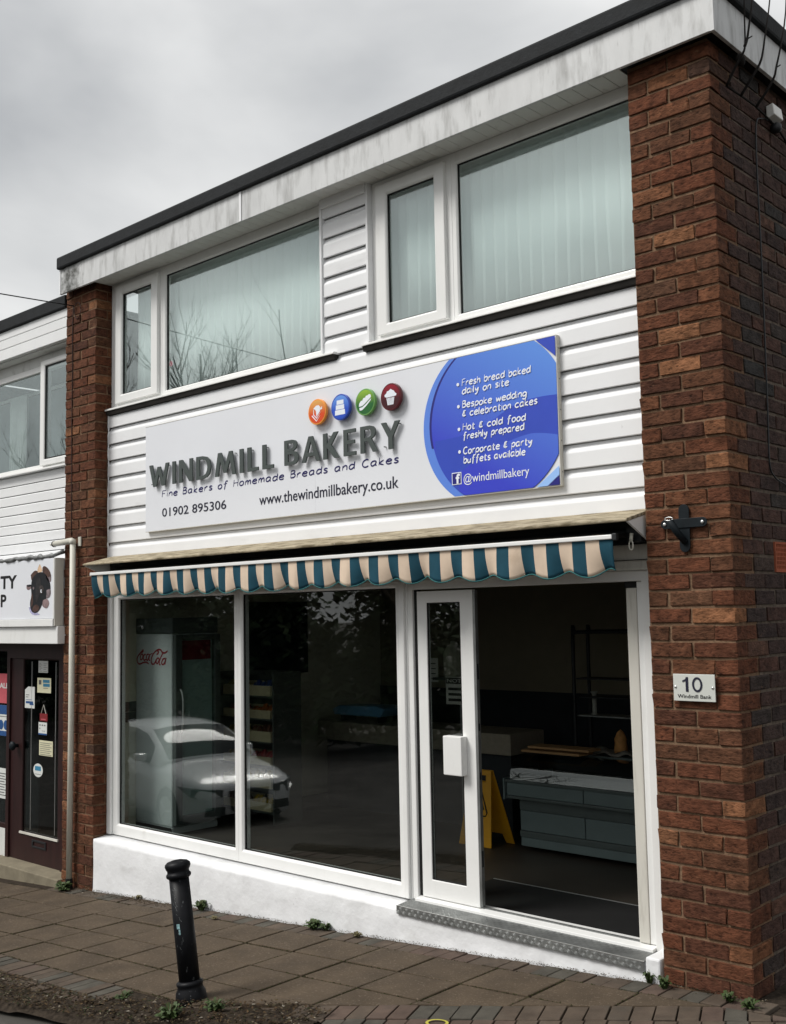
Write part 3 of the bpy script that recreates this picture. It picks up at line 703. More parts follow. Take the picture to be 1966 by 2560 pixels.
# ================================================================== awning
aw = thing('awning', 'retracted awning with teal and cream striped valance under a lichened hood', 'awning', (-3.58, 0.15, 2.41))
HX0, HX1 = -6.625, -0.574
hd = MB().prism([(0.145, 2.822), (0.145, 2.800), (-0.176, 2.722), (-0.186, 2.724), (-0.188, 2.738), (-0.178, 2.743)], 'x', HX0, HX1)
hood = hd.build('hood', m_hood, aw, bevel=0.004)
for x in (HX0 + 0.001, HX1 - 0.016):
    MB().prism([(0.144, 2.798), (-0.168, 2.722), (0.144, 2.585)], 'x', x, x + 0.015).build('hood_end', m_upvc, hood)
MB().box(HX0 + 0.018, HX1 - 0.018, 0.110, 0.144, 2.60, 2.795).build('cassette_back', m_black, aw)
AX0, AX1, AY, AZ = -6.462, -0.672, -0.196, 2.634
rl = MB().tube([(AX0 + 0.03, 0.075, 2.672), (AX1 - 0.03, 0.075, 2.672)], 0.030, 16); rl.build('roller', m_black, aw, smooth=True)
NP = 29; sw2 = (AX1 - AX0) / (NP * 2 + 1)
fab = MB()
for i in range(NP * 2 + 1):
    x0 = AX0 + i * sw2
    fab.add([(x0, AY + 0.012, AZ + 0.018), (x0 + sw2, AY + 0.012, AZ + 0.018), (x0 + sw2, 0.05, 2.672), (x0, 0.05, 2.672)], [(0, 1, 2, 3)], 0 if i % 2 == 0 else 1)
fab.build('canopy', [m_green, m_cream], aw, fix=False)
MB().box(AX0, AX1, AY - 0.008, AY + 0.024, AZ - 0.014, AZ + 0.014).build('front_bar', m_upvc, aw, bevel=0.005)
MB().box(AX1 + 0.0005, AX1 + 0.03, AY - 0.004, AY + 0.028, AZ - 0.022, AZ + 0.020).build('bar_end', m_black, aw, bevel=0.004)
MB().box(AX0 - 0.012, AX0 - 0.0005, AY - 0.004, AY + 0.028, AZ - 0.018, AZ + 0.016).build('bar_end', m_upvc, aw, bevel=0.004)
va = MB(); SUB = 6; NR = 8; n = (NP * 2 + 1) * SUB
rv = random.Random(9); ph = [rv.uniform(-0.6, 0.6) for _ in range(60)]
def hem(x):
    u = (x - AX0) / (sw2 * 3)                       # one scallop is three stripes wide
    k = int(u); f = u - k
    amp = 0.85 + 0.3 * ph[k % 60]
    return (0.5 - 0.5 * math.cos(2 * math.pi * f)) * 0.052 * amp, math.sin(2 * math.pi * f), k
for r_ in range(NR + 1):
    t = r_ / NR
    for i in range(n + 1):
        x = AX0 + (AX1 - AX0) * i / n
        h, s, k = hem(x)
        zb_ = 2.400 + h + 0.006 * math.sin(x * 1.9)
        z = AZ - 0.012 + (zb_ - AZ + 0.012) * t
        fold = 0.020 * s * t ** 1.6 + 0.010 * math.sin(x * 13 + ph[k % 60] * 3) * t + 0.008 * math.sin(x * 5.1 + 1) * t
        end = max(0, 1 - (x - AX0) / 0.15) * 0.06 * t * t - max(0, 1 - (AX1 - x) / 0.12) * 0.05 * t * t
        va.v.append((x + 0.012 * s * t * t * (0.5 + ph[k % 60]), AY + 0.010 + fold + 0.012 * t * t + (0.03 * t * t * (h / 0.052)) + abs(end) * 0.6, z))
for r_ in range(NR):
    for i in range(n):
        a = r_ * (n + 1) + i; va.f.append((a, a + 1, a + n + 2, a + n + 1)); va.m.append(0 if (i // SUB) % 2 == 0 else 1)
vo = va.build('valance', [m_green, m_cream], aw, fix=False, smooth=True)
md = vo.modifiers.new('solid', 'SOLIDIFY'); md.thickness = 0.0016
hp = MB().tube([va.v[NR * (n + 1) + i] for i in range(0, n + 1, 2)], 0.0045, 6); hp.build('valance_hem', m_piping, aw, smooth=True)
# winding eye at the right end
ey = MB().tube([(-0.640, -0.02, 2.66), (-0.640, -0.03, 2.615)], 0.012, 8)
ey.tube([(-0.640 + 0.014 * math.cos(a), -0.032, 2.585 + 0.03 * math.sin(a)) for a in [R(90 + 30 * q) for q in range(13)]], 0.005, 6)
ey.build('winding_eye', m_pipe, aw, smooth=True)
MB().box(-0.70, -0.60, 0.02, 0.108, 2.61, 2.70).build('gear_bracket', m_black, aw)

# ================================================================== shop sign
sg = thing('shop_sign', 'long white bakery sign with raised grey letters and blue panel at its right end', 'sign', (-3.6, 0.14, 3.02))
SX0, SX1, SZ0, SZ1, SY = -5.995, -1.2325, 3.026, 4.040, 0.110
MB().box(SX0, -3.6165, SY, 0.1455, SZ0, SZ1).build('sign_board', m_signw, sg, bevel=0.0015)
MB().box(-3.6135, SX1, SY, 0.1455, SZ0, SZ1).build('sign_board', m_signw, sg, bevel=0.0015)
MB().box(-3.622, -3.608, SY - 0.0007, SY - 0.0002, SZ0 - 0.006, SZ1).build('seam_cover', m_signw, sg)
tr = MB().box(SX1 + 0.0005, SX1 + 0.005, SY - 0.004, 0.1455, SZ0 - 0.004, SZ1 + 0.004)
tr.box(SX0, SX1, SY - 0.002, 0.1455, SZ1 + 0.0005, SZ1 + 0.004).box(SX0, SX1, SY - 0.002, 0.1455, SZ0 - 0.005, SZ0 - 0.0005)
tr.build('sign_trim', m_upvc_old, sg)
scw = MB()
for q in range(5): scw.lathe([(0.005, 0), (0.004, 0.003)], None, 8, Matrix.Translation((SX1 + 0.005, 0.13, SZ0 + 0.09 + q * 0.21)) @ Matrix.Rotation(R(90), 4, 'Y'))
scw.build('screw_heads', m_alu, sg, kind='stuff')
SC = [(SX1 - 0.002, SZ0 + 0.002), (SX1 - 0.002, SZ1 - 0.002)]
def cshape(poly):
    poly = clip(poly, 1, 0, SX1 - 0.003); poly = clip(poly, 0, 1, SZ1 - 0.003); return clip(poly, 0, -1, -(SZ0 + 0.003))
def layer(name, poly, k, m): return MB().prism(poly, 'y', SY - 0.0012 * k, SY - 0.0012 * k + 0.0009).build(name, m, sg)
m_b1 = mat('print_sky_blue', lin(92, 134, 222), 0.32, 0.4, var=0.03); m_b2 = mat('print_indigo', lin(36, 36, 120), 0.32, 0.4, var=0.03)
def blue_grad():
    m = mat('print_blue', lin(70, 105, 215), 0.32, 0.4, var=0.02)
    t = m.node_tree; N = t.nodes; L = t.links; b = N['Principled BSDF']
    tc = N.new('ShaderNodeTexCoord'); sp = N.new('ShaderNodeSeparateXYZ'); L.new(tc.outputs['Object'], sp.inputs[0])
    a = N.new('ShaderNodeMath'); a.operation = 'MULTIPLY_ADD'; a.inputs[1].default_value = 0.55; L.new(sp.outputs[0], a.inputs[0]); L.new(sp.outputs[2], a.inputs[2])
    mr = N.new('ShaderNodeMapRange'); mr.inputs[1].default_value = 2.15; mr.inputs[2].default_value = 3.35; L.new(a.outputs[0], mr.inputs[0])
    cr = N.new('ShaderNodeValToRGB'); e = cr.color_ramp.elements; e[0].color = lin(56, 66, 196) + (1,); e[1].color = lin(96, 148, 228) + (1,)
    L.new(mr.outputs[0], cr.inputs[0]); L.new(cr.outputs[0], b.inputs['Base Color']); return m
m_b3 = blue_grad(); m_b4 = mat('print_mid_blue', lin(52, 76, 186), 0.32, 0.4, var=0.05, nscale=2); m_b5 = mat('print_pale_blue', lin(150, 190, 245), 0.32, 0.4, var=0.03)
layer('blue_arc', cshape(circle(-1.823, 3.540, 0.603, 96)), 1, m_b1)
layer('indigo_band', cshape(clip(circle(-1.772, 3.548, 0.596, 96), 0, -1, -3.40)), 2, m_b2)
layer('blue_field', cshape(circle(-1.748, 3.545, 0.598, 96)), 3, m_b3)
def wave(k, m, cx, cz, r, zlo):        # everything of the field below a big circle
    P_ = [q for q in cshape(circle(-1.748, 3.545, 0.596, 96))]
    top = lambda x_: cz - math.sqrt(max(0, r * r - (x_ - cx) ** 2)) if r > 0 else cz + math.sqrt(max(0, r * r - (x_ - cx) ** 2))
    out = []
    x0_, x1_ = min(q[0] for q in P_), max(q[0] for q in P_)
    lo = {}
    N_ = 40; up_, dn_ = [], []
    for i in range(N_ + 1):
        x_ = x0_ + 0.002 + (x1_ - x0_ - 0.004) * i / N_; zs_ = []
        for j in range(len(P_)):
            a_, c_ = P_[j], P_[(j + 1) % len(P_)]
            if (a_[0] - x_) * (c_[0] - x_) <= 0 and a_[0] != c_[0]: zs_.append(a_[1] + (c_[1] - a_[1]) * (x_ - a_[0]) / (c_[0] - a_[0]))
        if len(zs_) < 2: continue
        t_ = min(max(zs_), zlo(x_))
        if t_ > min(zs_) + 0.003: up_.append((x_, t_)); dn_.append((x_, min(zs_)))
    layer('blue_wave', up_ + dn_[::-1], k, m)
wave(4, m_b4, 0, 0, 1, lambda x_: 3.47 + 0.16 / (1 + math.exp(-(x_ + 1.72) / 0.10)) - 0.02 * math.cos((x_ + 2.3) * 4))
wave(5, m_b3, 0, 0, 1, lambda x_: 3.40 - 0.42 * abs(x_ + 1.45) ** 1.6 if x_ > -2.1 else 0)
layer('corner_streak', [(SX1 - 0.003, SZ0 + 0.13), (SX1 - 0.003, SZ0 + 0.07), (SX1 - 0.10, SZ0 + 0.003), (SX1 - 0.19, SZ0 + 0.003)], 6, m_b5)
layer('corner_patch', [(SX1 - 0.003, SZ0 + 0.065), (SX1 - 0.003, SZ0 + 0.003), (SX1 - 0.095, SZ0 + 0.003)], 6, m_b2)
layer('corner_patch', [(SX1 - 0.003, SZ1 - 0.14), (SX1 - 0.003, SZ1 - 0.003), (SX1 - 0.16, SZ1 - 0.003)], 6, m_b4)
# --- text helpers
def text_raw(s, bold=0.0, ext=0.0, space=1.0):
    cu = bpy.data.curves.new('t', 'FONT'); cu.body = s; cu.extrude = ext; cu.offset = bold; cu.resolution_u = 3; cu.space_character = space
    ob = bpy.data.objects.new('t', cu); C.objects.link(ob)
    dg = bpy.context.evaluated_depsgraph_get(); me = bpy.data.meshes.new_from_object(ob.evaluated_get(dg))
    V = [v.co.copy() for v in me.vertices]; F = [tuple(p.vertices) for p in me.polygons]
    bpy.data.objects.remove(ob); bpy.data.curves.remove(cu); bpy.data.meshes.remove(me)
    return V, F
def text_fit(s, x0, x1, z0, z1, y, th, bold=0.0, space=1.0, face=1):
    V, F = text_raw(s, bold, 0.5, space)
    a0, a1 = min(v.x for v in V), max(v.x for v in V); b0, b1 = min(v.y for v in V), max(v.y for v in V)
    out = []
    for v in V:
        out.append((x0 + (v.x - a0) / (a1 - a0) * (x1 - x0), y - (v.z + 0.5) * th, z0 + (v.y - b0) / (b1 - b0) * (z1 - z0)))
    b = MB(); b.add(out, F); return b
def islands(b):
    par = list(range(len(b.v)))
    def fd(i):
        while par[i] != i: par[i] = par[par[i]]; i = par[i]
        return i
    for f in b.f:
        for q in f[1:]: par[fd(f[0])] = fd(q)
    gr = {}
    for f in b.f: gr.setdefault(fd(f[0]), []).append(f)
    out = []
    for fs in gr.values():
        ids = sorted({q for f in fs for q in f}); mp = {q: k for k, q in enumerate(ids)}
        c = MB(); c.add([b.v[q] for q in ids], [tuple(mp[q] for q in f) for f in fs]); out.append(c)
    out.sort(key=lambda c: min(v[0] for v in c.v)); return out
GL = {'a': "4,4.2 3,5 1,4.6 0,2.5 .8,.3 2.3,.3 3.8,2 4,4.8;4,4.8 3.9,1 4.6,0", 'b': "0,8 .2,0;.2,3 1.5,5 3.6,4.6 4,2.4 3,.3 1.2,0 .2,.8", 'c': "4,4.3 2.4,5 .6,4 0,2 1,.3 2.6,0 4.2,.8",
      'd': "4,4 2.4,5 .6,4.2 0,2 .8,.3 2.4,.2 3.9,2;4.2,8 4,3 4.3,0", 'e': ".2,2.6 3.8,3.1 3.4,4.7 1.8,5 .3,3.6 0,1.8 1.2,.2 3,.1 4.2,.9", 'f': "4,7.4 2.8,8 1.8,7 1.6,3 1.3,-2.2;0,4.6 3.4,4.9",
      'g': "4,4 2.4,5 .6,4.2 0,2.2 .9,.6 2.6,.9 4,3;4.2,4.8 4,0 3.2,-2.4 1.2,-2.8 0,-1.8", 'h': "0,8 .1,0;.1,2.6 1.6,4.8 3.2,4.6 3.6,2.6 3.7,0", 'i': "0,4.8 .1,0;0,6.5 .2,7.0", 'k': "0,8 .1,0;3.4,4.8 .3,2 3.8,0",
      'l': "0,8 .1,1 .8,0", 'm': "0,4.8 .1,0;.1,3 1.3,4.8 2.4,4.4 2.6,0;2.6,3 3.8,4.8 5,4.4 5.3,0", 'n': "0,4.8 .1,0;.1,2.8 1.5,4.8 3.2,4.6 3.6,2.6 3.7,0", 'o': "2,5 .4,4 0,2.2 .8,.3 2.4,0 3.8,1.4 3.9,3.4 2.8,4.8 2,5",
      'p': "0,4.8 .1,-2.8;.1,3.2 1.6,5 3.6,4.4 3.8,2.2 2.4,.3 .2,.8", 'r': "0,4.8 .1,0;.1,2.8 1.4,4.6 3,4.8", 's': "3.2,4.4 1.8,5 .4,4.2 .8,3 2.8,2 3,.8 1.6,0 0,.5", 't': "1.2,7.4 1.2,1 2,0 3.2,.4;0,4.8 3.2,5.1",
      'u': "0,4.8 .1,1.4 1.2,0 2.6,.4 3.7,2.4;3.8,4.8 3.7,1 4.3,0", 'v': "0,4.8 1.8,0 3.8,4.8", 'w': "0,4.8 1.2,0 2.6,3.6 3.9,0 5.4,4.8", 'y': "0,4.8 .4,2.4 1.8,1.6 3.6,4.6;3.9,4.8 3,0 1.6,-2.8 0,-2.4",
      'F': "0,8 .1,0;0,7.8 4,8;0,4.2 3,4.4", 'B': "0,8 .1,0;0,7.8 2.8,7.8 3.4,6.2 2.2,4.6 .2,4.3;2.2,4.5 4,3.2 3.4,.6 0,.1", 'H': "0,8 .1,0;4.2,8 4.3,0;0,4.1 4.2,4.4", 'C': "4.6,7 3,8 .8,6.6 0,3.6 1,.8 3,0 5,1",
      '&': "3.6,6.6 1.2,6.4 .8,4.4 2.6,4 .6,3.6 .2,1.4 2,.6 4,1.4;2.2,7.8 2,-.4"}
def hand(s, x0, x1, z0, xh, y, r, wob=0.25, gap=1.5, spc=4.2):
    """pen-stroke handwriting fitted to x0..x1, one MB per word; xh = height of the lower-case body"""
    rr = random.Random(len(s) * 7 + int(abs(x0) * 31)); cur = 0; words = [[]]
    for ch in s:
        if ch == ' ': cur += spc; words.append([]); continue
        dz = rr.uniform(-wob, wob); wmax = 0
        for st in GL[ch].split(';'):
            pts = [tuple(float(q) for q in p_.split(',')) for p_ in st.split()]
            wmax = max(wmax, max(q[0] for q in pts)); words[-1].append([(cur + a + 0.10 * b_, b_ + dz) for a, b_ in pts])
        cur += wmax + gap
    cur -= gap; sx = (x1 - x0) / cur; sz = xh / 5; out = []
    for wd in words:
        b = MB()
        for st in wd: b.ribbon(smoothline([(x0 + a * sx, z0 + q * sz) for a, q in st], 3), r, y, 0.0008, 6)
        out.append(b)
    return out
# raised letters: flared capitals drawn as outlines (cap height 1)
CAP = {'I': (0.17, ["0,0 .17,0 .17,1 0,1"]), 'L': (0.50, ["0,0 .5,0 .5,.15 .17,.15 .17,1 0,1"]),
       'N': (0.72, ["0,0 .16,0 .16,.66 .55,0 .72,0 .72,1 .56,1 .56,.36 .18,1 0,1"]),
       'W': (1.10, ["0,1 .18,1 .32,.33 .47,.88 .63,.88 .78,.33 .93,1 1.10,1 .87,0 .70,0 .55,.55 .40,0 .23,0"]),
       'M': (1.02, ["0,0 .16,0 .27,.64 .44,.12 .58,.12 .75,.64 .86,0 1.02,0 .86,1 .70,1 .51,.42 .32,1 .16,1"]),
       'D': (0.76, ["0,0 .17,0 .17,1 0,1", ".17,1 .34,.995 .55,.94 .69,.80 .76,.5 .69,.20 .55,.06 .34,.005 .17,0 .17,.14 .36,.14 .49,.21 .56,.34 .58,.5 .56,.66 .49,.79 .36,.86 .17,.86"]),
       'B': (0.67, ["0,0 .17,0 .17,1 0,1", ".17,1 .38,1 .52,.96 .59,.88 .61,.77 .57,.65 .43,.556 .17,.556 .17,.655 .36,.655 .43,.70 .44,.77 .40,.85 .33,.87 .17,.87", ".17,.553 .43,.553 .57,.49 .65,.38 .67,.28 .64,.14 .55,.04 .42,0 .17,0 .17,.13 .38,.13 .47,.19 .49,.28 .46,.38 .36,.43 .17,.43"]),
       'A': (0.84, ["0,0 .175,0 .42,.80 .42,1 .33,1", ".42,.80 .665,0 .84,0 .51,1 .42,1", ".2424,.22 .5976,.22 .5548,.36 .2852,.36"]),
       'K': (0.70, ["0,0 .17,0 .17,1 0,1", ".17,.44 .49,0 .70,0 .36,.52 .66,1 .47,1 .17,.56"]),
       'E': (0.52, ["0,0 .52,0 .52,.14 .17,.14 .17,.44 .47,.44 .47,.58 .17,.58 .17,.86 .51,.86 .51,1 0,1"]),
       'R': (0.71, ["0,0 .17,0 .17,1 0,1", ".17,1 .40,1 .54,.95 .61,.86 .63,.74 .57,.58 .46,.50 .71,0 .51,0 .31,.43 .17,.43 .17,.56 .35,.56 .44,.63 .46,.73 .42,.84 .33,.87 .17,.87"]),
       'Y': (0.74, ["0,1 .19,1 .37,.60 .55,1 .74,1 .455,.43 .455,0 .285,0 .285,.43"])}
for word, a, b_ in (('WINDMILL', -5.885, -4.085), ('BAKERY', -3.945, -2.625)):
    GAP_ = 0.20; tot = sum(CAP[c_][0] for c_ in word) + GAP_ * (len(word) - 1) - (0.10 if 'A' in word else 0); sxx = (b_ - a) / tot; cur = a
    for c_ in word:
        wd_, outs = CAP[c_]; mb = MB()
        if c_ in 'AY': cur -= 0.05 * sxx
        for o_ in outs: mb.prism([(cur + float(q.split(',')[0]) * sxx, 3.442 + float(q.split(',')[1]) * 0.210) for q in o_.split()], 'y', 0.074, 0.088)
        lo = mb.build('letter', m_letter, sg)
        pg = MB(); e0, e1 = cur + 0.02, cur + wd_ * sxx - 0.02
        for (px_, pz_) in ((cur + 0.05 * sxx + 0.004, 3.47), (cur + wd_ * sxx * (0.92 if c_ in 'WMYN' else 0.3), 3.63)):
            if c_ not in 'A': pg.lathe([(0.005, 0), (0.005, 0.021)], None, 8, Matrix.Translation((px_, 0.110, pz_)) @ Matrix.Rotation(R(90), 4, 'X'))
        if pg.v: pg.build('standoff', m_alu, lo)
        cur += (wd_ + GAP_) * sxx
        if c_ in 'A': cur -= 0.05 * sxx
for wb_ in hand('Fine Bakers of Homemade Breads and Cakes', -5.725, -2.690, 3.338, 0.037, SY - 0.0018, 0.0058, gap=1.9, spc=4.6): wb_.build('tagline_word', m_navy, sg)
text_fit('01902 895306', -5.722, -4.760, 3.150, 3.232, SY - 0.0012, 0.0012, 0.006).build('telephone_number', m_ink, sg)
text_fit('www.thewindmillbakery.co.uk', -4.310, -2.690, 3.115, 3.236, SY - 0.0012, 0.0012, 0.006).build('web_address', m_ink, sg)
lines = [('Fresh bread baked', -2.045, -1.445, 3.822), ('daily on site', -2.045, -1.630, 3.762), ('Bespoke wedding', -2.047, -1.483, 3.662), ('& celebration cakes', -2.047, -1.397, 3.597), ('Hot & cold food', -2.048, -1.498, 3.498), ('freshly prepared', -2.046, -1.513, 3.433), ('Corporate & party', -2.048, -1.450, 3.326), ('buffets available', -2.048, -1.509, 3.260)]
for s_, a, b_, z in lines:
    for wb_ in hand(s_, a, b_, z, 0.030, SY - 0.0078, 0.0047): wb_.build('bullet_word', m_wprint, sg)
for z in (3.838, 3.676, 3.510, 3.346): MB().prism(circle(-2.083, z, 0.0125, 14), 'y', SY - 0.0084, SY - 0.0074).build('bullet_dot', m_wprint, sg)
text_fit('@windmillbakery', -2.052, -1.478, 3.098, 3.182, SY - 0.0074, 0.0010, 0.0).build('social_handle', m_wprint, sg)
MB().prism([(-2.160, 3.112), (-2.072, 3.112), (-2.072, 3.200), (-2.160, 3.200)], 'y', SY - 0.0082, SY - 0.0074).build('social_badge', m_wprint, sg)
MB().prism([(-2.154, 3.118), (-2.078, 3.118), (-2.078, 3.194), (-2.154, 3.194)], 'y', SY - 0.0094, SY - 0.0084).build('social_badge', m_b2, sg)
text_fit('f', -2.122, -2.084, 3.118, 3.190, SY - 0.0096, 0.0010, 0.04).build('social_letter', m_wprint, sg)
# round icons
def disc(x, rim, top, bot, name):
    z, y0, y1 = 3.838, 0.058, 0.084
    m_r = mat(name + '_rim', rim, 0.35, 0.4, var=0.03); m_f = mat(name + '_face', bot, 0.35, 0.4, var=0.03)
    t = m_f.node_tree; N = t.nodes; L = t.links
    tc = N.new('ShaderNodeTexCoord'); sp = N.new('ShaderNodeSeparateXYZ'); L.new(tc.outputs['Object'], sp.inputs[0])
    mr = N.new('ShaderNodeMapRange'); mr.inputs[1].default_value = z - 0.02; mr.inputs[2].default_value = z + 0.10; L.new(sp.outputs[2], mr.inputs[0])
    cr = N.new('ShaderNodeValToRGB'); e = cr.color_ramp.elements; e[0].color = tuple(bot) + (1,); e[1].color = tuple(top) + (1,); L.new(mr.outputs[0], cr.inputs[0]); L.new(cr.outputs[0], N['Principled BSDF'].inputs['Base Color'])
    d = MB().prism(circle(x, z, 0.106, 40), 'y', y0, y1).build('round_icon', m_r, sg, bevel=0.004)
    MB().prism(circle(x, z, 0.094, 40), 'y', y0 - 0.0012, y0 - 0.0003).build('icon_face', m_f, d)
    pg = MB().tube([(x, y1 - 0.001, z + 0.05), (x, 0.11, z + 0.05)], 0.006, 8); pg.tube([(x, y1 - 0.001, z - 0.05), (x, 0.11, z - 0.05)], 0.006, 8); pg.build('standoff', m_alu, d)
    return d, (lambda poly, k=1, m=None, nm='icon_print': MB().prism([(x + a * 0.1, z + b_ * 0.1) for a, b_ in poly], 'y', y0 - 0.0012 - 0.001 * k, y0 - 0.0004 - 0.001 * k).build(nm, m or m_wprint, d))
d1, P1 = disc(-3.522, lin(236, 150, 60), lin(226, 178, 96), lin(214, 74, 26), 'orange_icon')
P1([(-0.42, 0.28), (-0.1, 0.5), (0.2, 0.52), (0.38, 0.36), (0.36, 0.0), (-0.05, -0.42), (-0.10, 0.05), (-0.20, 0.2)])
P1([(-0.42, 0.2), (-0.36, 0.22), (-0.34, -0.2), (-0.03, -0.48), (0.5, 0.0), (0.56, 0.06), (-0.03, -0.58), (-0.42, -0.24)])
P1([(0.40, 0.25), (0.62, 0.38), (0.58, 0.24), (0.66, 0.2), (0.42, 0.08)]); P1([(-0.55, -0.22), (-0.05, -0.72), (0.4, -0.3), (0.36, -0.36), (-0.05, -0.80), (-0.62, -0.30)])
d2, P2 = disc(-3.252, lin(38, 70, 170), lin(110, 160, 235), lin(36, 78, 190), 'blue_icon')
P2([(-0.60, -0.62), (0.55, -0.62), (0.52, -0.22), (-0.58, -0.22)]); P2([(-0.50, -0.18), (0.46, -0.18), (0.44, 0.18), (-0.48, 0.18)]); P2([(-0.40, 0.22), (0.38, 0.22), (0.38, 0.56), (-0.38, 0.56)])
d3, P3 = disc(-2.978, lin(104, 158, 84), lin(150, 190, 60), lin(34, 98, 44), 'green_icon')
bg_ = [(-0.66, -0.30), (-0.62, -0.05), (-0.40, 0.16), (-0.30, 0.12), (-0.16, 0.32), (0.05, 0.34), (0.12, 0.46), (0.34, 0.48), (0.46, 0.56), (0.64, 0.48), (0.66, 0.30), (0.30, 0.06), (-0.05, -0.16), (-0.3, -0.28)]
P3(bg_); P3([(-0.62, -0.40), (-0.30, -0.38), (0.10, -0.18), (0.66, 0.20), (0.62, 0.05), (0.1, -0.36), (-0.3, -0.60), (-0.56, -0.62)])
d4, P4 = disc(-2.706, lin(84, 8, 20), lin(150, 14, 40), lin(62, 5, 16), 'maroon_icon')
P4([(-0.60, 0.06), (-0.62, 0.20), (-0.44, 0.30), (-0.36, 0.46), (-0.18, 0.48), (0.02, 0.60), (0.22, 0.48), (0.36, 0.42), (0.46, 0.26), (0.62, 0.16), (0.58, 0.02), (0.40, 0.0), (-0.40, -0.02)])
for q in range(6):
    a0 = -0.42 + q * 0.142; P4([(a0, -0.06), (a0 + 0.10, -0.06), (a0 * 0.72 + 0.075, -0.62), (a0 * 0.72 - 0.01, -0.62)])

# ================================================================== things on the right pier
m_plate = mat('acrylic_plate', (0.60, 0.62, 0.58), 0.2, 0.5, var=0.03, coat=0.5)
np_ = thing('house_number_plate', 'small silver plate reading 10 Windmill Bank on the brick pier', 'number plate', (-0.265, -0.01, 1.65))
MB().box(-0.398, -0.134, -0.026, -0.018, 1.653, 1.810).build('plate', m_plate, np_, bevel=0.002)
FX = lambda pts, x_, w_: [(x_ + a * w_, 1.708 + b_ * 0.085) for a, b_ in pts]
MB().prism(FX([(.52, 0), (.92, 0), (.92, 1), (.62, 1), (.46, .85), (.02, .76), (.02, .64), (.52, .74)], -0.338, 0.040), 'y', -0.0290, -0.0263).build('number', m_ink, np_)
ell = lambda r1, r2, a0, a1: [(.5 + r1 * math.cos(R(a0 + (a1 - a0) * q / 12)), .5 + r2 * math.sin(R(a0 + (a1 - a0) * q / 12))) for q in range(13)]
zr = MB()
for a0 in (90, 270): zr.prism(FX(ell(.5, .51, a0, a0 + 180) + ell(.32, .37, a0 + 180, a0), -0.276, 0.064), 'y', -0.0290, -0.0263)
zr.build('number', m_ink, np_)
text_fit('Windmill Bank', -0.372, -0.158, 1.670, 1.692, -0.0263, 0.0010, 0.01).build('street_name', m_blk, np_)
for x in (-0.384, -0.148): MB().lathe([(0.007, 0), (0.009, 0.014), (0.009, 0.020), (0.005, 0.024)], None, 12, Matrix.Translation((x, -0.008, 1.734)) @ Matrix.Rotation(R(90), 4, 'X')).build('screw_cap', m_alu_b, np_, smooth=True)
m_bracket = mat('dark_teal_iron', (0.006, 0.010, 0.013), 0.55, 0.2, var=0.3, nscale=15)
br = thing('wall_bracket', 'dark cross shaped iron bracket on the brick pier', 'bracket', (-0.288, -0.01, 2.66))
def slot_poly(cx, cz, hw, hh, n=8):
    if hh > hw: return [(cx + hw * math.cos(R(180 * q / n)), cz + hh - hw + hw * math.sin(R(180 * q / n))) for q in range(n + 1)] + [(cx - hw * math.cos(R(180 * q / n)), cz - hh + hw - hw * math.sin(R(180 * q / n))) for q in range(n + 1)]
    return [(cx + hw - hh + hh * math.sin(R(180 * q / n)), cz + hh * math.cos(R(180 * q / n))) for q in range(n + 1)] + [(cx - hw + hh - hh * math.sin(R(180 * q / n)), cz - hh * math.cos(R(180 * q / n))) for q in range(n + 1)]
MB().prism(slot_poly(-0.288, 2.668, 0.034, 0.143), 'y', -0.016, -0.008).build('upright', m_bracket, br, bevel=0.002)
MB().prism(slot_poly(-0.288, 2.698, 0.150, 0.028), 'y', -0.0225, -0.0165).build('cross_arm', m_bracket, br, bevel=0.002)
MB().tube([(-0.284, -0.018, 2.585), (-0.310, -0.06, 2.64), (-0.338, -0.10, 2.715)], [0.020, 0.022, 0.022], 10).build('socket', m_bracket, br, smooth=True)
MB().tube([(-0.338 + 0.026 * math.cos(a), -0.105, 2.722 + 0.010 * math.sin(a)) for a in [R(30 * q) for q in range(13)]], 0.0035, 6).build('ring', m_alu_b, br, smooth=True)
for x in (-0.410, -0.166): MB().lathe([(0.0105, 0), (0.0105, 0.006), (0.005, 0.009)], None, 6, Matrix.Translation((x, -0.0225, 2.697)) @ Matrix.Rotation(R(90), 4, 'X')).build('bolt', m_alu_b, br)
# sensor lamp and cable on the side wall
m_sens = mat('white_plastic', (0.70, 0.70, 0.67), 0.4, 0.4)
sn = thing('security_sensor', 'white security sensor box high on the side wall', 'sensor', (0.0, 0.86, 5.38))
MB().prism([(0.008, 5.36), (0.008, 5.45), (0.055, 5.46), (0.065, 5.38)], 'y', 0.785, 0.925).build('casing', m_sens, sn, bevel=0.006)
MB().lathe([(0.012, 0), (0.035, 0.015), (0.035, 0.05), (0.02, 0.065)], None, 14, Matrix.Translation((0.035, 0.87, 5.355)) @ Matrix.Rotation(R(180), 4, 'X')).build('lens', m_black, sn, smooth=True)
cpts = [(0.012, 0.80, 5.36), (0.014, 0.68, 5.33), (0.012, 0.612, 5.27), (0.011, 0.59, 5.0), (0.012, 0.585, 4.5), (0.011, 0.576, 3.95), (0.012, 0.556, 3.4), (0.012, 0.545, 3.08), (0.012, 0.60, 3.0), (0.012, 0.73, 2.965), (0.012, 1.0, 2.94), (0.012, 2.4, 2.93)]
tag(MB().tube(smoothline(cpts, 4), 0.0052, 6).build('black_cable', m_black, smooth=True), 'thin black cable running down the side wall', 'cable')
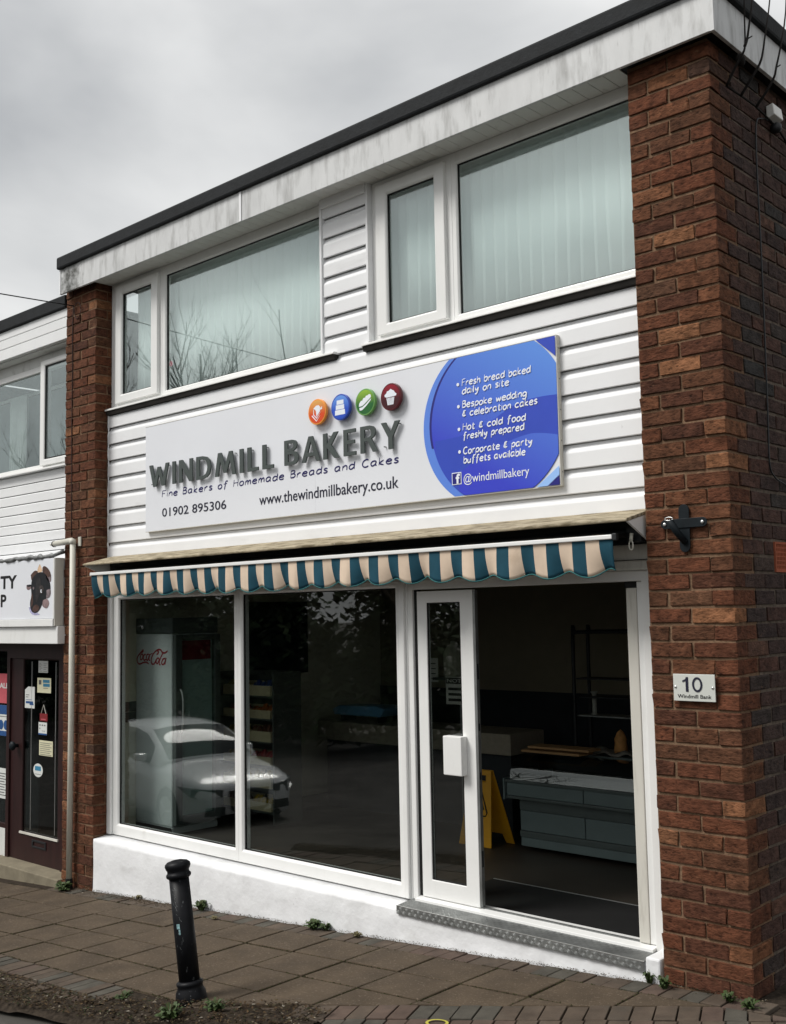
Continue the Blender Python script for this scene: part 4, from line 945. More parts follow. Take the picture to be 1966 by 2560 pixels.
# cable on the left pier, with its loop
cp = [(-7.135, -0.006, 5.46), (-7.146, -0.007, 5.2), (-7.143, -0.006, 4.7), (-7.147, -0.007, 4.2), (-7.140, -0.006, 3.6), (-7.139, -0.007, 3.06)]
m_cab = mat('brown_cable', (0.03, 0.012, 0.010), 0.6, 0.3)
cb = MB().tube(smoothline(cp, 4), 0.005, 6); cb.tube([(-7.05 + 0.062 * math.cos(a), -0.009, 5.40 + 0.085 * math.sin(a)) for a in [R(20 * q) for q in range(19)]], 0.004, 6)
tag(cb.build('pier_cable', m_cab, smooth=True), 'dark cable with a loop running down the left brick pier', 'cable')
# downpipe
dp = thing('downpipe', 'cream plastic downpipe running down the left brick pier', 'pipe', (-7.04, -0.06, gz(-7.04)))
MB().tube([(-7.030, -0.052, 2.965), (-7.036, -0.052, 1.2), (-7.052, -0.052, -0.34)], 0.030, 14).build('pipe', m_pipe, dp, smooth=True)
MB().tube([(-7.030, -0.052, 2.966), (-7.030, -0.052, 2.99), (-7.06, -0.052, 2.998), (-7.40, -0.052, 2.985)], [0.035, 0.036, 0.034, 0.029], 12).build('elbow', m_pipe, dp, smooth=True)
MB().tube([(-7.402, -0.052, 2.985), (-7.46, -0.052, 2.982)], 0.012, 8).build('stub', m_pipe, dp, smooth=True)
MB().tube([(-7.385, -0.052, 2.9855), (-7.399, -0.052, 2.985)], 0.033, 12).build('seal', m_dark, dp)
MB().box(-6.990, -6.940, -0.020, -0.006, 2.940, 3.035).build('wall_clip', m_pipe, dp, bevel=0.004)
MB().tube([(-7.052, -0.052, -0.341), (-7.053, -0.052, -0.47)], 0.037, 12).build('gully_socket', m_dark, dp)
# ================================================================== inside the shop
m_white_ap = mat('white_appliance', (0.66, 0.70, 0.70), 0.3, 0.4, var=0.03)
m_grey_ap = mat('grey_appliance', (0.10, 0.115, 0.11), 0.35, 0.4, var=0.05)
m_red = mat('soft_drink_red', (0.36, 0.012, 0.03), 0.5, 0.3, var=0.03)
FZ = 0.101
fr_ = thing('drinks_fridge', 'tall white drinks fridge with red script lettering behind the shop window', 'fridge', (-6.4, 0.78, FZ))
MB().box(-6.73, -6.115, 0.500, 1.06, 0.17, 2.04).box(-6.73, -6.115, 0.502, 1.06, FZ, 0.168).build('cabinet', m_white_ap, fr_, bevel=0.012)
MB().box(-6.73, -6.10, 0.496, 1.06, 2.041, 2.20).build('canopy', m_grey_ap, fr_, bevel=0.01)
MB().box(-6.72, -6.12, 0.494, 0.4995, FZ + 0.01, 0.165).build('plinth', m_dark, fr_)
dr_ = MB(); dv = [(-6.113, y, z) for y, z in ((0.505, 0.19), (1.055, 0.19), (1.055, 2.03), (0.505, 2.03))]
dr_.box(-6.113, -6.055, 0.505, 0.585, 0.19, 2.03).box(-6.113, -6.055, 0.985, 1.055, 0.19, 2.03).box(-6.113, -6.055, 0.5855, 0.9845, 0.19, 0.27).box(-6.113, -6.055, 0.5855, 0.9845, 1.98, 2.03)
door_ = dr_.build('door', m_grey_ap, fr_, bevel=0.006)
MB().box(-6.075, -6.069, 0.585, 0.985, 0.27, 1.98).build('pane', m_glass_in, door_)
MB().tube(smoothline([(-6.055, 0.56, 1.5), (-6.02, 0.56, 1.44), (-6.01, 0.56, 1.3), (-6.02, 0.56, 1.14), (-6.055, 0.56, 1.08)], 4), 0.011, 8).build('handle', m_alu_b, door_, smooth=True)
MB().box(-6.113, -6.108, 0.60, 0.97, 1.78, 1.97).build('header_panel', m_red, fr_)
for q in range(6):
    z = 0.42 + q * 0.23
    MB().box(-6.60, -6.12, 0.53, 1.04, z, z + 0.008).build('shelf', m_alu, fr_)
# red script lettering on the fridge side
LG = ["500,300 470,345 420,400 360,470 325,550 335,640 380,690 440,680 520,645 600,640 660,685", "500,300 500,350 450,390", "440,590 415,530 440,440 490,440 480,540 440,590", "575,430 525,450 505,530 530,590 580,560", "660,430 610,440 590,540 620,590 665,500 690,420 665,560 690,590", "690,440 765,400",
      "880,440 940,370 900,330 860,340 780,430 730,560 740,660 785,690 840,640 870,560", "870,330 930,300 1000,310 1040,370 1110,385 1190,330", "905,680 870,640 880,560 930,520 950,580 905,680", "1060,390 1010,480 960,600 965,690 990,690", "1120,530 1060,550 1020,650 1060,690 1110,630 1145,510 1110,690"]
lgb = MB()
for st in LG:
    pts = [tuple(float(q) for q in p_.split(',')) for p_ in st.split()]
    pts = [(-6.705 + (a - 330) / 870 * 0.53, 1.735 + (700 - b_) / 410 * 0.155) for a, b_ in pts]
    lgb.ribbon(smoothline(pts, 3), 0.0085, 0.4985, 0.001, 6)
lgb.build('script_lettering', m_red, fr_)
cols = [mat('drink_%s' % n_, c_, 0.25, 0.5, var=0.05) for n_, c_ in (('red', (0.25, 0.01, 0.015)), ('dark', (0.02, 0.012, 0.01)), ('orange', (0.35, 0.12, 0.01)), ('green', (0.04, 0.16, 0.05)), ('pale', (0.4, 0.42, 0.4)))]
bp_ = [(0.0, 0.0), (0.028, 0.0), (0.030, 0.02), (0.030, 0.12), (0.012, 0.165), (0.012, 0.185), (0.0, 0.186)]
bmesh_ = {}
rr = random.Random(17)
labs = ['bottom', 'second lowest', 'third lowest', 'fourth lowest', 'second highest', 'top']
for q in range(6):
    ci = rr.randrange(5)
    for c_ in range(6):
        ci = c_ // 2 if rr.random() < 0.8 else rr.randrange(5)
        if ci not in bmesh_:
            me = MB().lathe([(max(a, 0.0005), b_) for a, b_ in bp_], (0, 0, 0), 10).mesh('bottle', True); me.materials.append(cols[ci]); bmesh_[ci] = me
        o = bpy.data.objects.new('drink_bottle', bmesh_[ci]); link(o, None, Matrix.Translation((-6.17, 0.57 + c_ * 0.082, 0.429 + q * 0.23)))
        tag(o, '%s drink bottle from the window on the %s shelf of the white fridge' % (('first', 'second', 'third', 'fourth', 'fifth', 'sixth')[c_], labs[q]), 'bottle', 'drink bottles in the fridge')
# snack rack
m_card = mat('snack_carton', (0.62, 0.54, 0.34), 0.8, 0.2, var=0.1); m_rack = mat('grey_rack', (0.10, 0.11, 0.10), 0.5, 0.4)
rk = thing('snack_rack', 'grey shelf rack of snack cartons behind the window mullion', 'shelf rack', (-6.1, 1.55, FZ))
for x in (-6.55, -5.685): MB().box(x, x + 0.018, 1.42, 1.80, FZ, 1.62).build('side_panel', m_rack, rk)
MB().box(-6.531, -5.686, 1.785, 1.80, FZ, 1.62).build('back_panel', m_rack, rk)
levels = [0.22, 0.45, 0.68, 0.915, 1.15, 1.38]
for z in levels: MB().box(-6.531, -5.686, 1.43, 1.784, z - 0.016, z).build('shelf', m_rack, rk)
pk = [mat('packet_%s' % n_, c_, 0.3, 0.5, var=0.25, nscale=30) for n_, c_ in (('red', (0.30, 0.02, 0.02)), ('yellow', (0.40, 0.27, 0.02)), ('orange', (0.36, 0.10, 0.02)), ('brown', (0.12, 0.05, 0.03)), ('blue', (0.03, 0.06, 0.22)))]
hs = ['lowest', 'second', 'third', 'fourth', 'fifth', 'top']
for li, z in enumerate(levels):
    for b_i in range(2):
        x0 = -6.50 + b_i * 0.40; h = 0.085 + 0.02 * (li % 2)
        ct = thing('snack_carton', 'open carton of snack packets, %s on the %s rack shelf' % (('left', 'right')[b_i], hs[li]), 'carton', (x0 + 0.18, 1.5, z), 'cartons of snacks on the rack')
        cb_ = MB().box(x0, x0 + 0.36, 1.44, 1.446, z + 0.001, z + h).box(x0, x0 + 0.36, 1.70, 1.706, z + 0.001, z + h + 0.03).box(x0, x0 + 0.006, 1.4465, 1.6995, z + 0.001, z + h).box(x0 + 0.354, x0 + 0.36, 1.4465, 1.6995, z + 0.001, z + h)
        cb_.build('carton', m_card, ct)
        km = rr.choice(pk) if li != 1 else pk[1]
        for q in range(5):
            a0 = x0 + 0.02 + q * 0.066; zz_ = z + 0.005; tl = rr.uniform(-0.02, 0.02); hh = h + rr.uniform(0.02, 0.055)
            b2 = MB(); b2.add([(a0, 1.50, zz_), (a0 + 0.06, 1.50, zz_), (a0 + 0.06, 1.54, zz_), (a0, 1.54, zz_), (a0 - 0.004, 1.475 + tl, zz_ + hh * 0.55), (a0 + 0.064, 1.48 + tl, zz_ + hh * 0.5), (a0 + 0.064, 1.565, zz_ + hh * 0.55), (a0 - 0.004, 1.56, zz_ + hh * 0.5), (a0 + 0.004, 1.515 + tl, zz_ + hh), (a0 + 0.056, 1.518 + tl, zz_ + hh * 1.05), (a0 + 0.056, 1.522 + tl, zz_ + hh * 1.05), (a0 + 0.004, 1.52 + tl, zz_ + hh)],
                             [(0, 3, 2, 1), (0, 1, 5, 4), (1, 2, 6, 5), (2, 3, 7, 6), (3, 0, 4, 7), (4, 5, 9, 8), (5, 6, 10, 9), (6, 7, 11, 10), (7, 4, 8, 11), (8, 9, 10, 11)])
            b2.build('packet', km, ct, smooth=True)
# back counter with blue tray
m_ctop = mat('beige_counter', (0.24, 0.21, 0.16), 0.5, 0.4, var=0.12, nscale=20)
cn = thing('back_counter', 'beige topped serving counter deep inside the shop', 'counter', (-4.75, 2.75, FZ))
MB().box(-6.16, -3.50, 2.50, 3.05, 0.83, 1.03).build('counter_top', m_ctop, cn, bevel=0.006)
MB().box(-6.10, -3.56, 2.58, 3.02, FZ, 0.828).build('carcass', m_wall_low, cn)
m_bluetray = mat('blue_tray', (0.10, 0.26, 0.42), 0.3, 0.5, var=0.08)
tray = thing('blue_tray', 'pale blue lidded tray standing on the back counter', 'tray', (-5.6, 2.65, 1.031))
MB().prism([(-5.96, 1.10), (-5.26, 1.10), (-5.20, 1.19), (-5.32, 1.215), (-5.90, 1.20), (-5.99, 1.16)], 'y', 2.56, 2.86).build('tray_body', m_bluetray, tray, bevel=0.01)
for x in (-5.90, -5.34): MB().box(x, x + 0.03, 2.60, 2.82, 1.032, 1.099).build('foot', m_black, tray)
# dark board on the back wall, notice papers
m_board = mat('navy_board', (0.008, 0.011, 0.022), 0.35, 0.4, var=0.1)
tag(MB().box(-6.7445, -6.72, 1.86, 2.88, 1.53, 2.36).build('menu_board', m_board, bevel=0.006), 'large dark navy board on the inside wall above the snack rack', 'board')
m_paper = mat('paper', (0.55, 0.55, 0.50), 0.8, 0.2, var=0.04)
pn = thing('counter_notice', 'white printed notice above the back counter, nearest the window post', 'notice', (-4.15, 2.52, 1.42))
MB().box(-4.68, -4.40, 2.520, 2.523, 1.50, 1.74).build('sheet', m_paper, pn)
for q in range(4): MB().box(-4.65, -4.43, 2.518, 2.5195, 1.53 + q * 0.05, 1.538 + q * 0.05).build('print_line', m_blk, pn)
MB().box(-4.56, -4.545, 2.53, 2.545, 1.031, 1.75).build('post', m_alu, pn)
# notice and jug seen through the sliding door
nn = thing('door_notice', 'white and black notice seen through the sliding door glass', 'notice', (-3.45, 1.96, 1.3))
MB().box(-3.83, -3.50, 1.960, 1.964, 1.345, 1.60).build('sheet', m_paper, nn)
MB().box(-3.825, -3.505, 1.957, 1.9592, 1.535, 1.592).build('header', m_blk, nn)
text_fit('NOTICE', -3.81, -3.52, 1.547, 1.58, 1.9565, 0.001, 0.01).build('title', m_paper, nn)
for q in range(3): MB().box(-3.80, -3.53, 1.957, 1.9592, 1.375 + q * 0.05, 1.40 + q * 0.05).build('print_line', m_blk, nn)
MB().box(-3.67, -3.655, 1.966, 1.98, FZ, 1.6).build('post', m_alu, nn)
m_jug = mat('milky_plastic', (0.42, 0.42, 0.33), 0.5, 0.3)
jug = MB().lathe([(0.0005, 0), (0.10, 0.0), (0.11, 0.03), (0.11, 0.24), (0.07, 0.31), (0.035, 0.33), (0.035, 0.36), (0.0005, 0.361)], (-4.25, 2.60, 1.55), 18).build('plastic_jug', m_jug, None, smooth=True)
tag(jug, 'milky plastic jug on a shelf seen through the sliding door glass', 'jug')
jsh = thing('jug_shelf', 'narrow dark wall shelf carrying the plastic jug', 'shelf', (-4.25, 2.60, 1.53))
MB().box(-4.43, -4.08, 2.47, 2.78, 1.525, 1.549).build('board', m_wall_low, jsh); MB().box(-4.29, -4.21, 2.74, 2.78, 1.031, 1.524).build('upright', m_wall_low, jsh)
# display counter
m_ctr = mat('grey_green_counter', (0.13, 0.17, 0.17), 0.4, 0.4, var=0.06); m_ctr2 = mat('counter_trim', (0.075, 0.095, 0.092), 0.35, 0.5, var=0.06)
dc = thing('display_counter', 'grey green glass fronted display counter inside the doorway', 'counter', (-2.0, 2.35, FZ))
MB().box(-3.06, -0.60, 2.04, 2.75, 0.135, 0.545).build('carcass', m_ctr2, dc)
for a, b_ in ((-3.055, -2.39), (-2.38, -1.71), (-1.70, -1.02)): MB().box(a, b_, 2.022, 2.0395, 0.275, 0.445).build('front_panel', m_ctr, dc, bevel=0.003)
MB().box(-3.06, -0.60, 2.020, 2.0395, 0.450, 0.540).build('front_rail', m_ctr2, dc, bevel=0.003)
MB().box(-3.055, -0.60, 2.024, 2.0395, 0.140, 0.215).build('kick_panel', m_ctr, dc, bevel=0.003)
MB().box(-3.06, -0.60, 2.016, 2.0395, 0.218, 0.27).build('lower_rail', m_ctr2, dc, bevel=0.004)
MB().box(-3.16, -0.60, 1.955, 2.70, 0.548, 0.575).box(-3.16, -0.60, 1.945, 1.975, 0.688, 0.714).build('ledge', m_ctr2, dc, bevel=0.006)
for a, b_ in ((-3.150, -2.36), (-2.35, -1.60), (-1.59, -0.70)): MB().box(a, b_, 1.960, 1.980, 0.578, 0.686).build('ledge_panel', m_ctr, dc, bevel=0.003)
MB().box(-3.178, -3.162, 1.940, 2.70, 0.540, 0.722).build('end_cap', m_ctr, dc)
cg = MB(); prof = [(1.965, 0.716), (1.978, 0.78), (1.996, 0.84), (2.04, 0.89), (2.12, 0.918), (2.25, 0.93)]
for y, z in prof: cg.v += [(-3.12, y, z), (-0.62, y, z)]
for q in range(len(prof) - 1): cg.f.append((2 * q, 2 * q + 1, 2 * q + 3, 2 * q + 2)); cg.m.append(0)
m_cglass = glass_mat('curved_glass', (0.75, 0.82, 0.82), 1.5, (1, 1, 1), 4.0)
cgo = cg.build('curved_glass', m_cglass, dc, fix=False, smooth=True)
MB().box(-3.12, -0.62, 2.25, 2.70, 0.925, 0.94).build('top_shelf', m_ctr2, dc)
MB().box(-3.12, -0.62, 2.68, 2.70, 0.576, 0.924).build('back_screen', m_wall_low, dc)
m_wood = mat('pale_wood_tray', (0.34, 0.20, 0.09), 0.6, 0.3, var=0.2, nscale=8, stretch=(0.3, 2, 2)); m_bread = mat('bread_crust', (0.42, 0.21, 0.07), 0.7, 0.2, var=0.3, nscale=14, bump=0.4, bscale=30)
for q in range(2):
    bt = MB().box(-3.03 + 0.06 * q, -2.42 + 0.08 * q, 2.02 + 0.02 * q, 2.24, 0.955 + 0.035 * q, 0.975 + 0.035 * q)
    tag(bt.build('bread_board', m_wood, bevel=0.004), '%s of the two stacked wooden boards on the display counter' % ('upper' if q else 'lower'), 'board', 'wooden boards on the display counter')
bs = thing('board_stand', 'low dark stand under the wooden boards on the display counter', 'stand', (-2.7, 2.13, 0.93)); MB().box(-2.98, -2.47, 2.10, 2.24, 0.941, 0.9545).build('block', m_black, bs); MB().box(-2.98, -2.47, 2.05, 2.0995, 0.945, 0.9545).build('lip', m_black, bs)
loaf = MB().lathe([(0.0005, 0), (0.055, 0.01), (0.06, 0.05), (0.052, 0.10), (0.055, 0.13), (0.03, 0.19), (0.0005, 0.215)], (-2.27, 2.45, 0.941), 14).build('tall_loaf', m_bread, None, smooth=True)
tag(loaf, 'tall golden loaf standing at the right of the display counter', 'bread')
m_cloth = mat('grey_cloth', (0.20, 0.19, 0.16), 0.9, 0.1, var=0.2, nscale=10)
cl = MB(); N_ = 14
for j in range(7):
    for i in range(N_): cl.v.append((-2.62 + i * 0.045, 2.30 + j * 0.05, 0.965 + 0.02 * math.sin(i * 1.3 + j) + 0.012 * math.cos(j * 2.1 + i * .4) - 0.02 * abs(i / N_ - .5)))
for j in range(6):
    for i in range(N_ - 1): a = j * N_ + i; cl.f.append((a, a + 1, a + N_ + 1, a + N_)); cl.m.append(0)
clo = cl.build('folded_cloth', m_cloth, None, fix=False, smooth=True); md = clo.modifiers.new('s', 'SOLIDIFY'); md.thickness = 0.008
tag(clo, 'crumpled grey cloth lying on the display counter', 'cloth')
# trolley frame behind
tf = thing('tray_trolley', 'dark tubular tray trolley behind the display counter', 'trolley', (-2.3, 2.95, FZ))
for y in (2.86, 3.12):
    MB().tube(smoothline([(-3.0, y, FZ), (-3.0, y, 1.9), (-2.97, y, 1.97), (-2.90, y, 1.99), (-1.8, y, 1.99), (-1.73, y, 1.97), (-1.70, y, 1.9), (-1.70, y, FZ)], 3), 0.018, 8).build('side_frame', m_black, tf, smooth=True)
for q in range(3): MB().box(-2.985, -1.715, 2.875, 3.105, 1.20 + q * 0.012 + q * 0.16, 1.212 + q * 0.012 + q * 0.16).build('tray_shelf', m_alu if q == 0 else m_black, tf)
m_cup = mat('clear_cup', (0.35, 0.36, 0.32), 0.3, 0.5)
cup = MB().lathe([(0.0005, 0), (0.035, 0), (0.035, 0.006), (0.022, 0.012), (0.022, 0.20), (0.034, 0.205), (0.034, 0.215), (0.0005, 0.216)], (-2.86, 2.98, 1.213), 14).build('cup_stack', m_cup, None, smooth=True)
tag(cup, 'thin upright stack of clear cups on the tray trolley', 'cup stack')
# wet floor sign
m_yel = mat('safety_yellow', (0.62, 0.30, 0.008), 0.45, 0.4, var=0.06)
ws = thing('wet_floor_sign', 'yellow folding wet floor sign standing inside the open door', 'floor sign', (-3.46, 2.03, FZ))
TH, HH = 0.012, 0.66
def leafsign(y_top, y_bot, xs0, xs1, xt0, xt1):
    b = MB()
    def P(x, s, off): return (x, y_bot + (y_top - y_bot) * s + off, FZ + HH * s)
    def X(l, r_, s): return l + (xt0 - xs0) * s * (1 if l == xs0 else 0), r_
    def quad(sa, sb, la, ra, lb, rb_):
        V = [P(la, sa, 0), P(ra, sa, 0), P(rb_, sb, 0), P(lb, sb, 0), P(la, sa, TH), P(ra, sa, TH), P(rb_, sb, TH), P(lb, sb, TH)]
        b.add(V, [(0, 1, 2, 3), (7, 6, 5, 4), (0, 4, 5, 1), (1, 5, 6, 2), (2, 6, 7, 3), (3, 7, 4, 0)])
    L = lambda s: xs0 + (xt0 - xs0) * s
    Rr = lambda s: xs1 + (xt1 - xs1) * s
    quad(0.0, 0.12, L(0), L(0) + 0.09, L(.12), L(.12) + 0.11); quad(0.0, 0.12, Rr(0) - 0.09, Rr(0), Rr(.12) - 0.11, Rr(.12))
    quad(0.1201, 0.84, L(.12), Rr(.12), L(.84), Rr(.84))
    quad(0.8401, 0.93, L(.84), L(.84) + 0.06, L(.93), L(.93) + 0.06); quad(0.8401, 0.93, Rr(.84) - 0.06, Rr(.84), Rr(.93) - 0.06, Rr(.93))
    quad(0.9301, 1.0, L(.93), Rr(.93), L(1), Rr(1))
    return b
MBf = leafsign(2.02, 1.90, -3.67, -3.30, -3.60, -3.37); fl_ = MBf.build('front_leaf', m_yel, ws, bevel=0.003)
leafsign(2.045, 2.18, -3.62, -3.25, -3.60, -3.37).build('rear_leaf', m_yel, ws, bevel=0.003)
def onleaf(pts, r_):
    b = MB(); q3 = [(x, 1.90 + 0.12 * s - 0.003, FZ + HH * s) for x, s in pts]; b.tube(q3, r_, 6); return b
onleaf([(-3.58, 0.40), (-3.39, 0.40), (-3.375, 0.44), (-3.46, 0.74), (-3.485, 0.75), (-3.51, 0.74), (-3.595, 0.44), (-3.58, 0.40)], 0.006).build('warning_triangle', m_blk, ws)
onleaf([(-3.52, 0.46), (-3.47, 0.52), (-3.50, 0.58), (-3.44, 0.56), (-3.42, 0.48)], 0.009).build('slipping_figure', m_blk, ws)
# door mat and its edging strip
mt = thing('door_mat', 'black entrance mat inside the open door', 'mat', (-1.6, 0.65, FZ))
MB().box(-2.60, -0.32, 0.31, 1.02, FZ, FZ + 0.008).build('mat', m_dark, mt); MB().box(-2.60, -0.32, 1.022, 1.034, FZ, FZ + 0.010).build('edging_strip', m_alu_b, mt)
# ================================================================== neighbouring pet shop
nb = thing('neighbouring_shop', 'white clad pet shop building left of the bakery, cut by the photo edge', 'building', (-9.4, 2.0, gz(-9.4)))
XR, XE = -7.312, -11.4
m_maroon = mat('maroon_timber', (0.022, 0.0065, 0.0065), 0.45, 0.4, var=0.3, nscale=8, stretch=(2, 2, 0.3))
# fascia of three boards, edging, soffit
nf = MB().box(XE, XR + 0.008, 0.040, 0.075, 5.163, 5.49).build('fascia', m_soffit, nb)
for z0, z1 in ((5.163, 5.284), (5.290, 5.394), (5.400, 5.488)): MB().box(XE, XR + 0.009, 0.022, 0.0395, z0, z1).build('fascia_board', m_clad2, nf, bevel=0.004)
MB().box(XR + 0.010, XR + 0.022, 0.024, 0.10, 5.17, 5.487).build('fascia_end', m_upvc_old, nf)
MB().box(XE, XR + 0.010, -0.010, 0.35, 5.491, 5.628).build('roof_edging', m_felt, nb, bevel=0.012)
MB().box(XE, XR, 0.36, 8.0, 5.52, 5.60).build('roof', m_felt, nb)
MB().box(XE, XR, 0.076, 0.30, 5.150, 5.162).build('soffit', m_soffit, nb)
MB().box(XE, XR, 0.205, 0.26, 5.03, 5.149).build('window_head', m_soffit, nb)
# upper window
nw = MB().ring(-8.094, XR, 3.87, 5.028, -8.02, -7.36, 3.945, 4.965, 0.190, 0.255)
nw.ring(-10.9, -8.096, 3.87, 5.028, -10.84, -8.150, 3.915, 4.965, 0.192, 0.255)
nwin = nw.build('window', m_upvc, nb, bevel=0.004)
MB().ring(-8.075, -7.330, 3.890, 5.060, -7.985, -7.40, 3.958, 5.000, 0.150, 0.1895, 0.01).build('sash', m_upvc, nwin, bevel=0.005)
MB().box(-7.99, -7.395, 0.172, 0.176, 3.953, 5.005).build('pane', m_glass_up, nwin)
MB().ring(-7.99, -7.395, 3.953, 5.005, -7.975, -7.41, 3.97, 4.99, 0.160, 0.170).build('gasket', m_dark, nwin)
MB().box(-10.845, -8.145, 0.222, 0.226, 3.91, 4.97).build('pane', m_glass_up, nwin)
MB().prism([(0.26, 3.868), (0.19, 3.868), (0.115, 3.858), (0.113, 3.838), (0.26, 3.838)], 'x', XE + 0.4, XR).build('sill', m_upvc, nwin, bevel=0.003)
nbl = thing('roller_blind', 'grey roller blind half drawn in the pet shop upper window', 'blind', (-8.9, 0.40, 3.9))
m_grblind = mat('grey_room', (0.20, 0.22, 0.23), 0.9, 0.2)
MB().box(-10.8, -7.35, 0.55, 0.556, 3.88, 4.86).build('sheet', m_grblind, nbl); MB().tube([(-10.8, 0.553, 4.89), (-7.35, 0.553, 4.89)], 0.02, 10).build('roller', m_upvc, nbl, smooth=True)
m_curt = mat('net_curtain', (0.55, 0.58, 0.57), 0.9, 0.1)
cu_ = MB()
for i in range(41):
    x = -9.25 + i * 0.01; 
    for z in (3.9, 4.85): cu_.v.append((x, 0.42 + 0.02 * math.sin(i * 1.5), z))
for i in range(40): cu_.f.append((2 * i, 2 * i + 2, 2 * i + 3, 2 * i + 1)); cu_.m.append(0)
tag(cu_.build('net_curtain', m_curt, None, fix=False, smooth=True), 'pale curtain edge in the pet shop upper window', 'curtain')
# cladding
nc = MB().box(XE, XR, 0.205, 0.26, 1.9, 3.837).build('cladding_backing', m_soffit, nb)
z = 3.836; 
while z > 2.80:
    z0 = z - 0.1105
    MB().prism([(0.204, z0 + 0.004), (0.178, z0 + 0.002), (0.176, z0 + 0.006), (0.176, z - 0.016), (0.186, z - 0.004), (0.204, z - 0.003)], 'x', XE, XR).build('cladding_board', m_clad2, nc)
    z -= 0.1105
# body behind
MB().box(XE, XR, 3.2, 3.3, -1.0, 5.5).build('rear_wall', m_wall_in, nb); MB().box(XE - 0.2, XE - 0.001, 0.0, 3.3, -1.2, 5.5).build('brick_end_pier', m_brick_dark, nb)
MB().box(XE, XR, 0.262, 3.19, 2.6, 2.7).build('upper_floor', m_ceil, nb); MB().box(XE, XR, 0.27, 3.19, -0.62, -0.40).build('shop_floor', m_floor, nb)
m_lead = mat('lead_flashing', (0.16, 0.165, 0.165), 0.6, 0.4, 0.3, var=0.5, nscale=14, bump=0.8, bscale=25)
fl2 = MB(); rr = random.Random(4); pts = []
x = XE + 0.5
while x < -7.30: pts.append((x, -0.085 + rr.uniform(-.012, .01), 2.858 + rr.uniform(-.008, .010))); x += 0.05
pts += [(-7.27, -0.06, 2.885), (-7.255, -0.02, 2.905)]
fl2.tube(pts, [0.022 + rr.uniform(-.004, .010) for _ in pts], 8); fl2.build('lead_flashing', m_lead, nb, smooth=True)
# shop sign
ns = thing('pet_shop_sign', 'white sign with black letters and a black dog picture over the maroon door', 'sign', (-9.0, -0.02, 1.96))
MB().box(XE + 0.4, XR + 0.006, -0.096, 0.20, 2.215, 2.838).build('sign_box', m_signw, ns, bevel=0.003)
MB().box(XR - 0.010, XR + 0.014, -0.104, -0.0965, 2.215, 2.835).build('edge_trim', m_upvc, ns)
MB().box(XR + 0.0065, XR + 0.022, -0.098, 0.0, 2.14, 2.838).build('end_cap', m_upvc_old, ns, bevel=0.003)
MB().box(XE + 0.4, XR + 0.004, -0.112, 0.20, 2.137, 2.213).build('lower_trim', m_upvc, ns, bevel=0.004)
MB().box(XE + 0.4, XR + 0.050, -0.082, 0.20, 1.957, 2.136).build('lower_panel', m_upvc, ns, bevel=0.006)
text_fit('TY', -8.437, -8.078, 2.548, 2.690, -0.0963, 0.0015, 0.03).build('letters', m_blk, ns)
text_fit('P', -8.425, -8.302, 2.352, 2.489, -0.0963, 0.0015, 0.03).build('letters', m_blk, ns)
m_d1 = mat('dog_black', (0.009, 0.010, 0.013), 0.5, 0.3, var=0.3, nscale=20); m_d2 = mat('dog_brown', (0.075, 0.040, 0.032), 0.5, 0.3, var=0.5, nscale=25); m_d3 = mat('dog_grey', (0.20, 0.16, 0.17), 0.5, 0.3, var=0.5, nscale=25)
m_d4 = mat('dog_tan', (0.60, 0.42, 0.28), 0.5, 0.3, var=0.3, nscale=15); m_d5 = mat('dog_lilac', (0.38, 0.37, 0.55), 0.5, 0.3, var=0.4, nscale=20); m_d6 = mat('dog_pink', (0.24, 0.17, 0.17), 0.5, 0.3, var=0.3, nscale=25)
m_d7 = mat('dog_charcoal', (0.022, 0.020, 0.022), 0.5, 0.3, var=0.5, nscale=30); m_d3b = mat('dog_brow', (0.05, 0.04, 0.038), 0.5, 0.3, var=0.5, nscale=30)
pic = MB().box(-7.885, XR - 0.012, -0.0978, -0.0965, 2.222, 2.828).build('dog_picture', m_signw, ns)
def dog(poly, k, m): MB().prism(smoothline(poly + poly[:1], 3)[:-1], 'y', -0.0982 - 0.0010 * k, -0.0975 - 0.0010 * k).build('picture_print', m, pic)
U = lambda pts: [(-7.885 + (a - 440) / (930 - 440) * 0.56, 2.222 + (1140 - b_) / (1140 - 130) * 0.606) for a, b_ in pts]
dog(U([(690, 200), (720, 260), (735, 330), (660, 340), (655, 280)]), 1, m_d4)
dog(U([(530, 380), (600, 310), (660, 330), (640, 400), (560, 460), (545, 470)]), 1, m_d2)
dog(U([(740, 270), (770, 240), (840, 290), (890, 400), (885, 520), (820, 470), (750, 370)]), 1, m_d2)
dog(U([(790, 380), (840, 440), (885, 430), (880, 520), (830, 490)]), 2, m_d3)
dog(U([(455, 560), (520, 550), (545, 600), (500, 640), (460, 620)]), 1, m_d6)
dog(U([(460, 550), (530, 545), (545, 575), (480, 585)]), 2, m_d1)
dog(U([(590, 400), (680, 345), (770, 360), (850, 470), (885, 600), (870, 720), (800, 820), (745, 900), (700, 990), (640, 1045), (570, 1030), (535, 960), (525, 860), (548, 740), (540, 600), (552, 480)]), 2, m_d1)
dog(U([(590, 930), (640, 900), (690, 940), (670, 1000), (610, 1030), (570, 990)]), 3, m_d2)
dog(U([(640, 470), (700, 440), (720, 560), (690, 760), (640, 860), (620, 700)]), 3, m_d7)
dog(U([(690, 600), (740, 570), (770, 640), (740, 720), (700, 690)]), 4, m_d3b)
dog(U([(820, 660), (885, 650), (880, 760), (820, 800)]), 3, m_d3)
dog(U([(760, 830), (830, 810), (865, 890), (820, 970), (750, 930)]), 3, m_d6)
dog(U([(500, 940), (560, 960), (600, 1020), (700, 1070), (620, 1085), (540, 1050)]), 1, m_d5)
